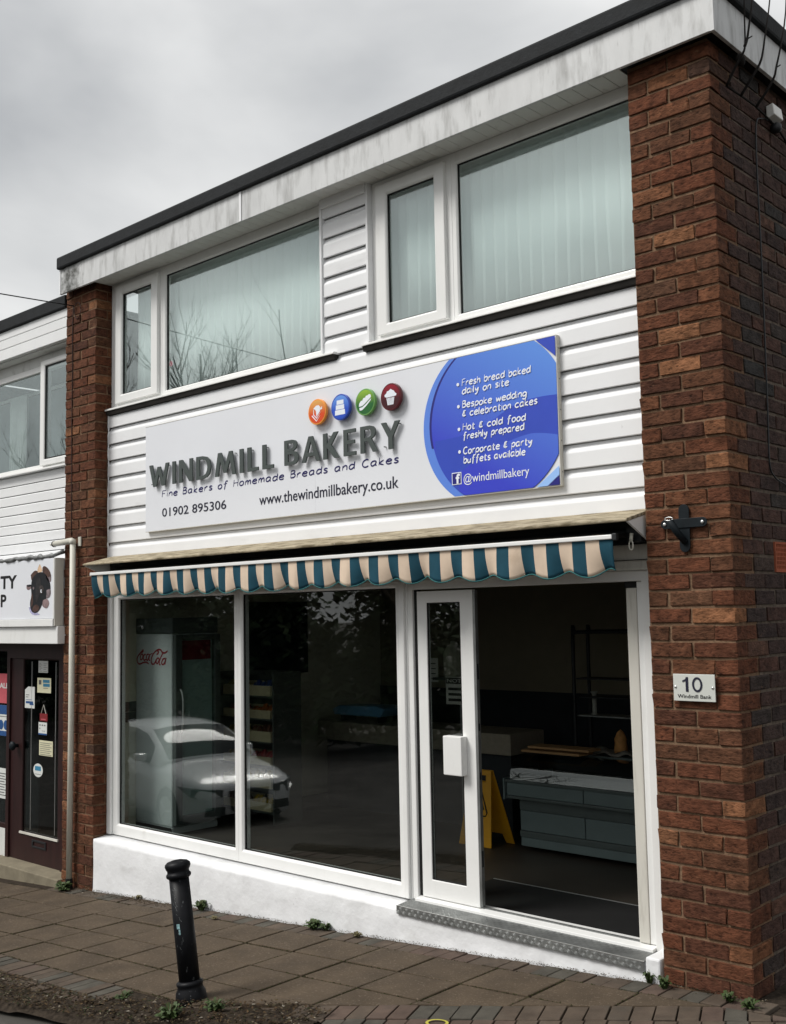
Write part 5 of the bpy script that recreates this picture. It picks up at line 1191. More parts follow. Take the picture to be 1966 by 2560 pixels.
dog(U([(720, 640), (735, 650), (728, 675), (742, 700), (716, 690)]), 5, m_wprint)
dog(U([(570, 600), (590, 590), (600, 620), (580, 640)]), 3, m_d3)
dog(U([(545, 760), (570, 700), (580, 860), (550, 940)]), 3, m_d2)
# shop front: door, frame, window
MB().box(-8.80, XR, 0.185, 0.27, 1.785, 1.955).build('door_head', m_maroon, nb)
MB().box(XE, -8.802, 0.185, 0.27, 1.88, 1.955).build('window_head', m_maroon, nb)
MB().box(-8.800, -8.735, 0.185, 0.27, -0.41, 1.784).build('door_post', m_maroon, nb)
MB().box(-7.64, XR, 0.185, 0.27, -0.41, 1.784).build('door_post', m_maroon, nb)
nd = MB().ring(-8.733, -7.642, -0.400, 1.782, -8.470, -7.727, -0.092, 1.772, 0.205, 0.255, 0.006).build('door', m_maroon, nb, bevel=0.003)
m_glass_d = glass_mat('door_glass', (0.55, 0.6, 0.6), 1.52, k=1.1)
MB().box(-8.474, -7.723, 0.222, 0.227, -0.096, 1.776).build('pane', m_glass_d, nd)
MB().box(-8.50, -7.70, 0.190, 0.2045, -0.112, -0.090).build('weather_bar', m_upvc_old, nd)
for x in (-8.312, -7.806): MB().box(x, x + 0.006, 0.2165, 0.2215, -0.06, 1.75).build('lead_strip', m_alu_b, nd)
lb = MB().ring(-8.237, -7.942, -0.232, -0.150, -8.21, -7.97, -0.215, -0.17, 0.196, 0.2045).build('letter_box', m_black, nd, bevel=0.002)
MB().lathe([(0.02, 0), (0.02, 0.03), (0.045, 0.05), (0.052, 0.07), (0.035, 0.088), (0.0005, 0.092)], None, 16, Matrix.Translation((-8.575, 0.205, 0.825)) @ Matrix.Rotation(R(90), 4, 'X')).build('knob', m_bracket, nd, smooth=True)
MB().box(XE, XR + 0.0, -0.03, 0.30, -0.62, -0.402).build('door_step', mat('stone_step', (0.20, 0.175, 0.125), 0.9, 0.2, var=0.2, bump=0.3, bscale=40), nb, bevel=0.01)
MB().box(XE, -8.80, 0.19, 0.27, -0.4015, -0.10).build('stall_riser', m_soffit, nb)
wf = MB().ring(XE, -8.801, -0.099, 1.879, XE + 0.06, -8.803, -0.05, 1.86, 0.19, 0.26).build('shop_window', m_maroon, nb)
MB().box(XE + 0.05, -8.8015, 0.222, 0.227, -0.055, 1.865).build('pane', m_glass_d, wf)
m_dcurt = mat('grey_strip_curtain', (0.05, 0.055, 0.06), 0.7, 0.3, var=0.4, nscale=3, stretch=(14, 1, 0.3))
tag(MB().box(-11.0, -8.82, 0.60, 0.62, -0.39, 1.88).build('strip_curtain', m_dcurt), 'dark hanging curtain behind the pet shop window', 'curtain')
MB().box(-8.80, XR, 1.2, 1.22, -0.39, 2.59).build('inner_partition', m_wall_low, nb)
# papers on the door and window
m_cream = mat('cream_paper', (0.62, 0.60, 0.42), 0.8, 0.2, var=0.05); m_wp = mat('white_paper', (0.62, 0.64, 0.62), 0.8, 0.2, var=0.04)
m_bl = mat('poster_blue', (0.02, 0.075, 0.22), 0.6, 0.3); m_tb = mat('teal_blue_print', (0.04, 0.20, 0.33), 0.6, 0.3); m_pk = mat('poster_pink', (0.48, 0.10, 0.12), 0.7, 0.2, var=0.1, nscale=5)
def paper(name, label, cat, x0, x1, z0, z1, m, extra, y=0.2190, poly=None):
    t = thing(name, label, cat, ((x0 + x1) / 2, y, z0))
    MB().prism(poly or [(x0, z0), (x1, z0), (x1, z1), (x0, z1)], 'y', y - 0.0012, y).build('sheet', m, t)
    for (a, b_, c_, d_, mm) in extra:
        MB().box(x0 + a * (x1 - x0), x0 + b_ * (x1 - x0), y - 0.0030, y - 0.0018, z0 + c_ * (z1 - z0), z0 + d_ * (z1 - z0)).build('print', mm, t)
    return t
m_gp = mat('grey_print', (0.12, 0.12, 0.12), 0.7, 0.2)
ln = lambda n_, a, b_, z0=0.1, z1=0.9, m=None: [(a, b_ - 0.13 * (q % 2), z0 + (z1 - z0) * q / n_, z0 + (z1 - z0) * q / n_ + 0.028, m or m_gp) for q in range(n_)]
paper('receipt_note', 'grey printed slip at the top of the maroon door glass', 'notice', -8.168, -7.968, 1.634, 1.762, m_wp, ln(6, 0.08, 0.4) + ln(5, 0.55, 0.95))
paper('certificate', 'cream certificate with two blue panels on the maroon door', 'notice', -8.189, -7.903, 1.418, 1.578, m_cream, [(0.42, 0.9, 0.68, 0.88, m_tb), (0.44, 0.92, 0.42, 0.62, m_tb), (0.12, 0.3, 0.55, 0.85, m_gp), (0.45, 0.8, 0.3, 0.33, m_gp)])
paper('opening_card', 'white card with clipped corner and blue print on the maroon door', 'notice', -8.453, -8.244, 1.242, 1.476, m_wp, [(0.1, 0.45, 0.60, 0.63, m_gp), (0.1, 0.35, 0.50, 0.53, m_gp), (0.1, 0.85, 0.22, 0.32, m_bl), (0.5, 0.9, 0.15, 0.22, m_bl), (0.1, 0.7, 0.38, 0.40, m_bl)], poly=[(-8.453, 1.242), (-8.244, 1.242), (-8.244, 1.476), (-8.385, 1.476), (-8.453, 1.44)])
rt_ = paper('hanging_tag', 'small red tag hanging on a string inside the maroon door', 'tag', -8.131, -7.970, 1.116, 1.197, mat('tag_red', (0.19, 0.016, 0.02), 0.6, 0.3), [(0.2, 0.8, 0.15, 0.3, m_pk)])
MB().tube([(-8.10, 0.2175, 1.197), (-8.05, 0.2175, 1.29), (-8.00, 0.2175, 1.197)], 0.004, 6).build('string', m_upvc_old, rt_)
paper('hours_card', 'white hours card with blue foot on the maroon door', 'notice', -8.154, -7.979, 0.969, 1.102, m_wp, [(0, 1, 0, 0.12, m_bl), (0.12, 0.25, 0.72, 0.82, m_gp), (0.4, 0.55, 0.72, 0.82, m_gp), (0.68, 0.82, 0.72, 0.82, m_gp), (0.12, 0.22, 0.45, 0.55, m_gp), (0.4, 0.8, 0.3, 0.33, m_gp)])
paper('handwritten_note', 'cream handwritten note at knob height on the maroon door', 'notice', -8.137, -7.854, 0.750, 0.910, m_cream, ln(7, 0.07, 0.92, 0.06, 0.95))
paper('oval_sticker', 'pale oval sticker low on the maroon door glass', 'sticker', -8.256, -8.055, 0.513, 0.658, m_wp, [(0.2, 0.8, 0.48, 0.80, m_tb), (0.2, 0.8, 0.2, 0.23, m_gp)], poly=[(-8.1555 + 0.10 * math.cos(R(15 * q)), 0.5855 + 0.0725 * math.sin(R(15 * q))) for q in range(24)])
pk_ = paper('pink_poster', 'pink poster in the pet shop window', 'poster', -9.20, -8.815, 1.272, 1.605, m_pk, [], y=0.2205)
text_fit('ALL', -9.03, -8.825, 1.44, 1.50, 0.2188, 0.001, 0.03).build('print', m_wp, pk_)
bp2 = paper('blue_poster', 'blue and white mask notice under the pink poster', 'poster', -9.15, -8.815, 0.907, 1.250, m_wp, [(0, 1, 0.0, 0.16, m_bl), (0, 1, 0.70, 1.0, m_bl), (0.1, 0.9, 0.62, 0.64, m_gp)], y=0.2205)
for x in (-8.99, -8.87): MB().prism(circle(x, 1.03, 0.055, 20), 'y', 0.2160, 0.2172).build('print', m_bl, bp2)
paper('white_leaflet', 'white printed leaflet low in the pet shop window', 'notice', -9.12, -8.82, 0.211, 0.546, m_wp, ln(9, 0.08, 0.9, 0.1, 0.9), y=0.2205)
# ================================================================== street furniture and plants
bo = thing('bollard', 'black cast iron bollard leaning left in the verge', 'bollard', (-2.915, -1.655, gz(-2.915)))
T = Matrix.Translation((-2.905, -1.655, gz(-2.9) - 0.04)) @ Matrix.Rotation(math.atan2(-0.118, 0.83), 4, 'Y') @ Matrix.Rotation(R(1.5), 4, 'X')
MB().lathe([(0.098, 0.0), (0.098, 0.04), (0.092, 0.085), (0.080, 0.105), (0.078, 0.120), (0.083, 0.128), (0.083, 0.142), (0.0665, 0.152)], None, 28, T).build('base_collar', m_bollard, bo, smooth=True)
MB().lathe([(0.0650, 0.150), (0.0650, 0.40), (0.0625, 0.768)], None, 28, T).build('shaft', m_bollard, bo, smooth=True)
MB().lathe([(0.064, 0.766), (0.076, 0.774), (0.079, 0.785), (0.076, 0.796), (0.069, 0.802), (0.069, 0.814), (0.077, 0.828), (0.081, 0.842), (0.079, 0.856), (0.062, 0.870), (0.03, 0.878), (0.0005, 0.880)], None, 28, T).build('cap', m_bollard, bo, smooth=True)
m_tape = mat('sticker_remnant', (0.22, 0.36, 0.38), 0.5, 0.3, var=0.6, nscale=60)
tb_ = MB()
for (a0, a1, z0, z1) in ((-1.35, -1.02, 0.470, 0.500), (-1.18, -1.00, 0.435, 0.467)):
    V = []
    for q in range(5):
        a = a0 + (a1 - a0) * q / 4
        for z in (z0, z1): V.append(T @ Vector((0.0656 * math.cos(a), 0.0656 * math.sin(a), z)))
    tb_.add(V, [(2 * q, 2 * q + 2, 2 * q + 3, 2 * q + 1) for q in range(4)])
tb_.build('sticker_remnant', m_tape, bo, fix=False)
scr = MB(); rsn = random.Random(2); m_scr = mat('bare_scratch', (0.28, 0.30, 0.30), 0.5, 0.3, var=0.4, nscale=40)
for q in range(22):
    a = -1.15 + rsn.gauss(0, 0.16); z = rsn.uniform(0.30, 0.74) if q > 12 else rsn.uniform(0.50, 0.72); l = rsn.uniform(0.008, 0.03); da = rsn.uniform(-0.10, 0.22); hw = rsn.uniform(0.006, 0.016)
    rad = lambda z_: 0.0650 - 0.0025 * max(0, z_ - 0.4) / 0.368 + 0.0004
    scr.add([T @ Vector((rad(zz_) * math.cos(aa), rad(zz_) * math.sin(aa), zz_)) for aa, zz_ in ((a, z), (a + hw, z + 0.002), (a - da + hw * 0.5, z + l), (a - da, z + l))], [(0, 1, 2, 3)])
scr.build('scratches', m_scr, bo, fix=False, kind='stuff')
# yellow ring mark on the blocks
yr = MB(); P_ = []
for q in range(25):
    a = 2 * math.pi * q / 24
    for r_ in (0.052, 0.070): yr.v.append((-1.268 + r_ * math.cos(a), -1.225 + 0.8 * r_ * math.sin(a), gz(-1.268 + r_ * math.cos(a)) + 0.008))
for q in range(24): yr.f.append((2 * q, 2 * q + 1, 2 * q + 3, 2 * q + 2)); yr.m.append(0)
m_ypaint = mat('yellow_paint', (0.42, 0.38, 0.06), 0.7, 0.3, var=0.2, nscale=20)
tag(yr.build('painted_ring', m_ypaint, fix=False), 'yellow ring painted on the paving at the bottom edge', 'marking')
# weeds: each clump its own plant
m_leaf = mat('weed_leaf', (0.042, 0.068, 0.020), 0.6, 0.3, var=0.4, nscale=30); m_leaf2 = mat('dry_weed', (0.12, 0.105, 0.055), 0.8, 0.2, var=0.4, nscale=30)
rw = random.Random(33)
def weed(x, y, r_, h, n_, label, m=None, up_=0.0):
    z0 = gz(x) + up_
    t = thing('weed', label, 'plant', (x, y, z0), 'weeds in the paving joints')
    b = MB()
    for q in range(n_):
        a = rw.uniform(0, 2 * math.pi); l = rw.uniform(0.5, 1) * r_; hh = rw.uniform(0.35, 1) * h; w_ = rw.uniform(0.10, 0.22) * r_
        ox, oy = rw.uniform(-.3, .3) * r_, rw.uniform(-.15, .15) * r_
        pts = [(0, 0), (0.35, 0.7), (0.75, 1.0), (1.0, 0.85)]; V = []
        for k_, (u, v) in enumerate(pts):
            ww = w_ * (0.3, 1.0, 0.8, 0.08)[k_]
            cx, cy, cz = x + ox + l * u * math.cos(a), y + oy + l * u * math.sin(a), z0 + hh * v
            V += [(cx - ww * math.sin(a), cy + ww * math.cos(a), cz), (cx + ww * math.sin(a), cy - ww * math.cos(a), cz + 0.2 * ww)]
        b.add(V, [(2 * k_, 2 * k_ + 1, 2 * k_ + 3, 2 * k_ + 2) for k_ in range(3)])
    b.build('leaves', m or m_leaf, t, fix=False)
    s = MB()
    for q in range(max(3, n_ // 6)):
        a = rw.uniform(0, 6.28); s.tube([(x, y, z0 - 0.004), (x + 0.3 * r_ * math.cos(a), y + 0.2 * r_ * math.sin(a), z0 + h * rw.uniform(.7, 1.3))], [0.0022, 0.001], 4)
    s.build('stems', m_leaf2, t)
for a in ((-4.93, -0.045, 0.075, 0.075, 60, 'bright green weed clump under the white riser, right of the bollard'),
          (-3.53, -0.045, 0.08, 0.065, 60, 'broad green weed clump at the middle of the white riser'),
          (-3.40, -0.04, 0.06, 0.055, 40, 'smaller green weed beside the clump at the middle of the riser'),
          (-7.00, -0.14, 0.11, 0.075, 70, 'green weed clump at the foot of the cream downpipe'),
          (-0.640, -0.02, 0.045, 0.07, 26, 'small weed in the joint under the right end of the step'),
          (-0.52, -0.07, 0.055, 0.075, 30, 'weed growing at the foot of the right brick pier'),
          (-2.56, -1.74, 0.075, 0.07, 50, 'green weed just right of the bollard foot'),
          (-2.68, -1.98, 0.085, 0.085, 50, 'pale green weed at the bottom edge below the bollard'),
          (-3.28, -1.90, 0.07, 0.05, 34, 'low green weed in the verge left of the bollard'),
          (-0.10, -0.10, 0.06, 0.05, 30, 'weed at the outer corner of the right brick pier')): weed(*a)
weed(-5.90, -0.03, 0.05, 0.03, 30, 'dry brown tuft under the left end of the white riser', m_leaf2)
weed(-3.03, -0.07, 0.05, 0.035, 26, 'dry tuft under the riser just left of the step', m_leaf2)
weed(0.05, -0.16, 0.06, 0.05, 30, 'weed in the shaded joint beside the pier corner')
weed(-4.55, -0.20, 0.05, 0.02, 20, 'flat weed in a slab joint right of the bollard top', m_leaf2)
# leaf litter: nobody could count it
m_lit = brick_mat('leaf_litter', [(0.0, (0.05, 0.032, 0.018)), (0.3, (0.025, 0.018, 0.012)), (0.6, (0.085, 0.055, 0.028)), (0.8, (0.02, 0.03, 0.012)), (0.94, (0.14, 0.11, 0.075)), (1.0, (0.24, 0.22, 0.18))])
lt = MB(); rl_ = random.Random(44)
def litter(x, y, s, dz=0.0):
    a = rl_.uniform(0, 6.28); z = gz(x) + dz + rl_.uniform(0.0, 0.016); c, d = math.cos(a) * s, math.sin(a) * s; k1, k2 = rl_.uniform(-.6, .6) * s, rl_.uniform(-.6, .6) * s
    lt.add([(x - c, y - d, z), (x + d * .45, y - c * .45, z + k1 * .6 + .002), (x + c, y + d, z + k2), (x - d * .45, y + c * .45, z + .003)], [(0, 1, 2, 3)])
for q in range(5200):
    x = rl_.uniform(-6.6, -1.9); t = rl_.random()
    lo, hi = -2.34 + 0.10 * math.sin(x * 1.7), (-2.0 if x < -3.45 else -2.0 + 0.62 * min(1, (x + 3.45) / 1.25) if x < -2.2 else -1.40)
    if x > -2.9: lo += 0.62 * (x + 2.9)
    litter(x, lo + (hi - lo) * t, rl_.uniform(0.006, 0.017), 0.012)
for q in range(2400):          # along the foot of the riser
    x = rl_.uniform(-7.2, 0.1); litter(x, -0.004 - abs(rl_.gauss(0, 0.03)), rl_.uniform(0.003, 0.008))
for q in range(500): litter(rl_.gauss(-5.9, 0.5), -0.06 - abs(rl_.gauss(0, 0.05)), rl_.uniform(0.004, 0.010))
tag(lt.build('leaf_litter', m_lit, None, fix=False), 'dead leaves and bits lying in the verge and along the riser', 'leaf litter', kind='stuff')
ms = MB()                      # moss in the slab joints
for q in range(3800):
    if rl_.random() < 0.5: x = sx0 - sw * rl_.randrange(-2, 16) + rl_.gauss(0, 0.004); y = rl_.uniform(-1.7, -0.2)
    else: x = rl_.uniform(-8, -0.3); y = -0.195 - sh * rl_.randrange(0, 5) + rl_.gauss(0, 0.004)
    if NX * (x - PX) + NY * (y - PY) > -0.01: continue
    s = rl_.uniform(0.004, 0.009); z = gz(x) - 0.006; a = rl_.uniform(0, 6.28)
    ms.add([(x + s * math.cos(a), y + s * math.sin(a), z), (x + s * math.cos(a + 2.1), y + s * math.sin(a + 2.1), z), (x + s * math.cos(a + 4.2), y + s * math.sin(a + 4.2), z), (x, y, z + s * 0.9)], [(0, 1, 3), (1, 2, 3), (2, 0, 3)])
m_moss = mat('joint_moss', (0.035, 0.036, 0.016), 0.95, 0.1, var=0.5, nscale=12)
tag(ms.build('joint_moss', m_moss, None, fix=False), 'dark moss growing in the paving joints', 'moss', kind='stuff')
# bare climber on the side wall, its tips crossing the roof edge
m_twig = mat('dark_twig', (0.012, 0.010, 0.009), 0.8, 0.2)
cm = thing('bare_climber', 'bare dark twigs crossing the fascia at the top right corner', 'climbing plant', (0.12, 1.25, gz(0.1)))
MB().tube(smoothline([(0.10, 1.30, -0.1), (0.05, 1.28, 1.5), (0.06, 1.33, 3.0), (0.05, 1.2, 4.4), (0.03, 1.1, 5.2), (0.028, 0.7, 5.36), (0.028, 0.17, 5.36)], 4), 0.007, 7).build('stem', m_twig, cm, smooth=True)
tw = [[(0.03, 0.17, 5.36), (0.09, 0.155, 5.44), (0.15, 0.147, 5.51), (0.16, 0.166, 5.575), (0.16, 0.178, 5.75), (0.165, 0.20, 6.2)], [(0.16, 0.160, 5.56), (0.16, 0.20, 5.62), (0.16, 0.246, 5.746), (0.16, 0.30, 5.91), (0.165, 0.33, 6.25)], [(0.16, 0.20, 5.62), (0.165, 0.26, 5.66)],
      [(0.03, 0.36, 5.36), (0.10, 0.355, 5.44), (0.155, 0.375, 5.53), (0.16, 0.42, 5.62), (0.16, 0.47, 5.751), (0.16, 0.57, 6.02), (0.165, 0.62, 6.35)], [(0.03, 0.575, 5.36), (0.10, 0.57, 5.43), (0.155, 0.585, 5.52), (0.16, 0.618, 5.60), (0.16, 0.702, 5.764), (0.16, 0.82, 6.05), (0.16, 0.88, 6.4)], [(0.16, 0.61, 5.59), (0.165, 0.67, 5.63)]]
for p_ in tw: MB().tube(smoothline(p_, 3), [0.0095 * (1 - 0.6 * k_ / (3 * (len(p_) - 1))) for k_ in range(3 * (len(p_) - 1) + 1)] if len(p_) > 2 else 0.004, 6).build('twig', m_twig, cm, smooth=True)
MB().lathe([(0.0005, 0), (0.02, 0.01), (0.03, 0.04), (0.022, 0.07), (0.0005, 0.08)], None, 10, Matrix.Translation((0.12, 0.20, 5.46)) @ Matrix.Rotation(R(25), 4, 'X')).build('seed_head', m_twig, cm, smooth=True)

# ================================================================== across the street (seen only as reflections)
m_bark = mat('bark', (0.055, 0.045, 0.035), 0.9, 0.15, var=0.4, nscale=8, bump=0.5, bscale=20)
def bare_tree(x, y, h, seed, label, lean=0.0):
    rr = random.Random(seed); z0 = gz(x) - 0.1
    t = thing('bare_tree', label, 'tree', (x, y, z0), 'bare trees across the street')
    tk = MB(); cr = MB()
    def grow(b, p, d, L, r_, dep):
        pts = [p]; q = p.copy(); dd = d.copy(); ns = 4
        for k_ in range(ns):
            dd = (dd + Vector((rr.uniform(-.16, .16), rr.uniform(-.16, .16), rr.uniform(-.02, .14)))).normalized(); q = q + dd * (L / ns); pts.append(q.copy())
        b.tube(pts, [r_ * (1 - 0.5 * k_ / ns) for k_ in range(ns + 1)], 6 if dep < 2 else 4 if dep < 4 else 3, cap=False)
        if dep >= 5: return
        for k_ in range(rr.choice((2, 3, 3)) if dep else 6):
            tt = rr.uniform(0.35, 1.0); i0 = min(ns - 1, int(tt * ns)); pp = pts[i0].lerp(pts[i0 + 1], tt * ns - i0)
            nd_ = (dd + Vector((rr.uniform(-1, 1), rr.uniform(-1, 1), rr.uniform(-.1, .7))) * 0.85).normalized()
            grow(cr, pp, nd_, L * rr.uniform(0.5, 0.72), r_ * 0.5, dep + 1)
    grow(tk, Vector((x, y, z0)), Vector((lean, 0, 1)).normalized(), h * 0.5, h * 0.013, 0)
    tk.build('trunk', m_bark, t, fix=False, smooth=True); cr.build('crown', m_bark, t, fix=False, smooth=True)
bare_tree(-22.5, -16.5, 14.4, 5, 'bare tree reflected near the right edge of the upper left window')
bare_tree(-30.5, -17.0, 13.4, 8, 'bare tree reflected at the left of the upper left window')
bare_tree(-38.0, -18.5, 15.5, 12, 'bare tree reflected in the pet shop upper window', 0.05)
bare_tree(-14.5, -13.0, 9.0, 21, 'bare tree reflected in the tall shop window')
m_ever = brick_mat('evergreen_leaf', [(0.0, (0.018, 0.035, 0.014)), (0.35, (0.028, 0.05, 0.018)), (0.7, (0.02, 0.032, 0.016)), (1.0, (0.04, 0.06, 0.024))])
def evergreen(x, y, h, w_, seed, label, n_=7000):
    rr = random.Random(seed); z0 = gz(x) - 0.1
    t = thing('evergreen_tree', label, 'tree', (x, y, z0), 'evergreens across the street')
    MB().tube([(x, y, z0), (x + 0.1, y, z0 + h * 0.4), (x, y + 0.1, z0 + h * 0.85)], [0.22, 0.15, 0.04], 8).build('trunk', m_bark, t, smooth=True)
    b = MB(); cl_ = [(rr.gauss(0, .36) * w_, rr.gauss(0, .3) * w_, (rr.random() ** 0.9) * h * 0.93 + h * 0.05, rr.uniform(.22, .5)) for _ in range(46)]
    for q in range(n_):
        c_ = rr.choice(cl_); f_ = 1 - 0.55 * (c_[2] / h) ** 2
        px_, py_, pz_ = x + c_[0] * f_ + rr.gauss(0, c_[3]) * w_ * .35, y + c_[1] * f_ + rr.gauss(0, c_[3]) * w_ * .35, z0 + max(0.05, c_[2] + rr.gauss(0, c_[3]) * 1.2)
        s = rr.uniform(.10, .22); a, e_ = rr.uniform(0, 6.28), rr.uniform(-.9, .9)
        u = Vector((math.cos(a) * math.cos(e_), math.sin(a) * math.cos(e_), math.sin(e_))) * s; v = Vector((-math.sin(a), math.cos(a), rr.uniform(-.5, .5))) * s * .6; p_ = Vector((px_, py_, pz_))
        b.add([p_ - u, p_ + v, p_ + u, p_ - v], [(0, 1, 2, 3)])
    b.build('crown', m_ever, t, fix=False)
spots = [(-13, 4.6, 3.0, 'evergreen tree reflected beside the window post'), (-18, 5.4, 3.2, 'evergreen tree reflected in the right half of the shop window'), (-23, 5.0, 3.4, 'evergreen tree reflected in the middle of the shop window'), (-28.5, 5.8, 3.4, 'tall evergreen tree reflected near the window mullion'), (-34, 5.2, 3.6, 'evergreen tree reflected in the left shop pane'), (-40, 5.6, 3.8, 'evergreen tree reflected at the left of the left shop pane'), (-46, 6.0, 3.8, 'evergreen tree reflected in the pet shop door'), (-8, 5.0, 3.0, 'evergreen tree reflected in the sliding door')]
for k_, (x, h, w_, lb_) in enumerate(spots): evergreen(x, -15.5 - 0.10 * abs(x + 20) - (k_ % 2) * 0.8, h, w_, 70 + k_, lb_)
m_hedge = m_ever
hg = MB(); rh = random.Random(6)
for q in range(26000):
    x = rh.uniform(-60, 6); y = -18.5 - rh.random() * 1.2 - 0.06 * abs(x + 20); z = gz(x) + rh.random() * (2.5 + 0.35 * math.sin(x * .9) + 0.2 * math.sin(x * 2.3))
    s = rh.uniform(.10, .2); a, e_ = rh.uniform(0, 6.28), rh.uniform(-.9, .9)
    u = Vector((math.cos(a) * math.cos(e_), math.sin(a) * math.cos(e_), math.sin(e_))) * s; v = Vector((-math.sin(a), math.cos(a), rh.uniform(-.5, .5))) * s * .7; p_ = Vector((x, y, z))
    hg.add([p_ - u, p_ + v, p_ + u, p_ - v], [(0, 1, 2, 3)])
tag(hg.build('hedge', m_hedge, None, fix=False), 'long dark clipped hedge across the street, reflected in the shop window', 'hedge')
# overhead wire and pole
m_pole = mat('timber_pole', (0.07, 0.055, 0.04), 0.9, 0.15, var=0.3)
PZ = gz(-11.6) + 7.6
po = thing('telegraph_pole', 'brown telegraph pole across the street', 'pole', (-11.6, -26.0, gz(-11.6)))
MB().tube([(-11.6, -26, gz(-11.6) - 0.5), (-11.6, -26, PZ)], [0.14, 0.10], 12).build('pole', m_pole, po, smooth=True)
MB().box(-12.3, -10.9, -26.16, -26.101, PZ - 0.35, PZ - 0.25).build('cross_arm', m_pole, po)
wp_ = []
A_, B_ = Vector((-7.10, -0.02, 5.455)), Vector((-11.5, -26.0, PZ - 0.2))
for k_ in range(41):
    t = k_ / 40; q = A_.lerp(B_, t); q.z -= 0.55 * 4 * t * (1 - t) * 0.5; wp_.append(q)
tag(MB().tube(wp_, 0.0065, 5).build('overhead_wire', m_black, smooth=True), 'thin black wire running from the left pier out over the street', 'wire')
# ------------------------------------------------------------------ parked white car
m_paint = mat('white_car_paint', (0.74, 0.76, 0.77), 0.25, 0.5, var=0.01, coat=0.8); m_carglass = mat('car_glass', (0.012, 0.016, 0.018), 0.05, 0.6, var=0.05); m_tyre = mat('tyre', (0.012, 0.012, 0.012), 0.85, 0.2); m_rim = mat('wheel_rim', (0.45, 0.46, 0.47), 0.3, 0.5, 0.8); m_lamp = mat('lamp_lens', (0.10, 0.115, 0.12), 0.06, 0.6)
CX, CYc = -9.75, -4.05; CZ = rz(-11.5, -4.2)
car = thing('parked_car', 'white hatchback parked at the kerb, seen mirrored in the left shop pane', 'car', (CX, CYc, CZ))
# stations from nose (s=0) backwards: (s, half width, z bottom, shoulder z, centre-top z)
ST = [(0.0, 0.62, 0.30, 0.62, 0.66), (0.06, 0.74, 0.22, 0.68, 0.72), (0.22, 0.84, 0.18, 0.73, 0.79), (0.55, 0.885, 0.17, 0.80, 0.88), (0.95, 0.90, 0.17, 0.86, 0.95), (1.30, 0.90, 0.17, 0.90, 1.00), (2.0, 0.90, 0.18, 0.93, 1.02), (2.9, 0.90, 0.18, 0.96, 1.04), (3.6, 0.89, 0.20, 0.98, 1.06), (4.0, 0.86, 0.24, 0.97, 1.04), (4.22, 0.80, 0.32, 0.93, 0.98), (4.30, 0.70, 0.42, 0.85, 0.88)]
def loft(st, secf, name, m, par, mi=lambda k_, j, n_: 0):
    b = MB(); nn = None
    for s in st:
        sec = secf(s); nn = len(sec)
        for (y, z) in sec: b.v.append((CX - s[0], CYc + y, CZ + z))
    for k_ in range(len(st) - 1):
        for j in range(nn - 1): b.f.append((k_ * nn + j, k_ * nn + j + 1, (k_ + 1) * nn + j + 1, (k_ + 1) * nn + j)); b.m.append(mi(k_, j, nn - 1))
    b.f.append(tuple(range(nn))); b.m.append(0); b.f.append(tuple((len(st) - 1) * nn + j for j in range(nn))[::-1]); b.m.append(0)
    return b.build(name, m, par, smooth=True)
def body_sec(s):
    _, w_, zb_, zs, zt = s; h = zs - zb_
    L_ = [(w_ * 0.80, zb_), (w_ * 0.95, zb_ + 0.05 * h), (w_ * 0.985, zb_ + 0.22 * h), (w_ * 0.99, zb_ + 0.45 * h), (w_, zb_ + 0.68 * h), (w_ * 0.985, zb_ + 0.86 * h), (w_ * 0.93, zs), (w_ * 0.80, zs + (zt - zs) * 0.5), (w_ * 0.5, zs + (zt - zs) * 0.9), (0, zt)]
    return L_ + [(-y, z) for y, z in L_[-2::-1]]
bod = loft(ST, body_sec, 'body', m_paint, car)
CB = [(1.18, 0.76, 0.92, 1.00), (1.55, 0.72, 0.95, 1.22), (1.95, 0.66, 0.97, 1.40), (2.35, 0.63, 0.98, 1.455), (2.9, 0.62, 1.0, 1.46), (3.4, 0.62, 1.0, 1.42), (3.8, 0.64, 1.0, 1.28), (4.12, 0.70, 0.98, 1.06)]
def cab_sec(s):
    _, w_, zb_, zt = s; wb = 0.84; h = zt - zb_
    L_ = [(wb, zb_ - 0.02), (wb - (wb - w_) * 0.55, zb_ + h * 0.5), (w_ + 0.03, zb_ + h * 0.84), (w_ - 0.06, zb_ + h * 0.96), (w_ * 0.5, zt + 0.012), (0, zt + 0.02)]
    return L_ + [(-y, z) for y, z in L_[-2::-1]]
def cab_mi(k_, j, n_):
    side = j in (0, 1) or j in (n_ - 1, n_ - 2)
    if side: return 1 if 1 <= k_ <= 5 else 0
    return 1 if (k_ < 2 or k_ >= 5) and 3 <= j <= n_ - 4 else 0
loft(CB, cab_sec, 'cabin', [m_paint, m_carglass], car, cab_mi)
def patch(name, pts, m, par, th=0.004):
    b = MB(); n_ = len(pts); b.add([(CX - s, CYc + y, CZ + z) for s, y, z in pts], [tuple(range(n_))]); o = b.build(name, m, par, fix=False); md = o.modifiers.new('s', 'SOLIDIFY'); md.thickness = th; md.offset = 0; return o
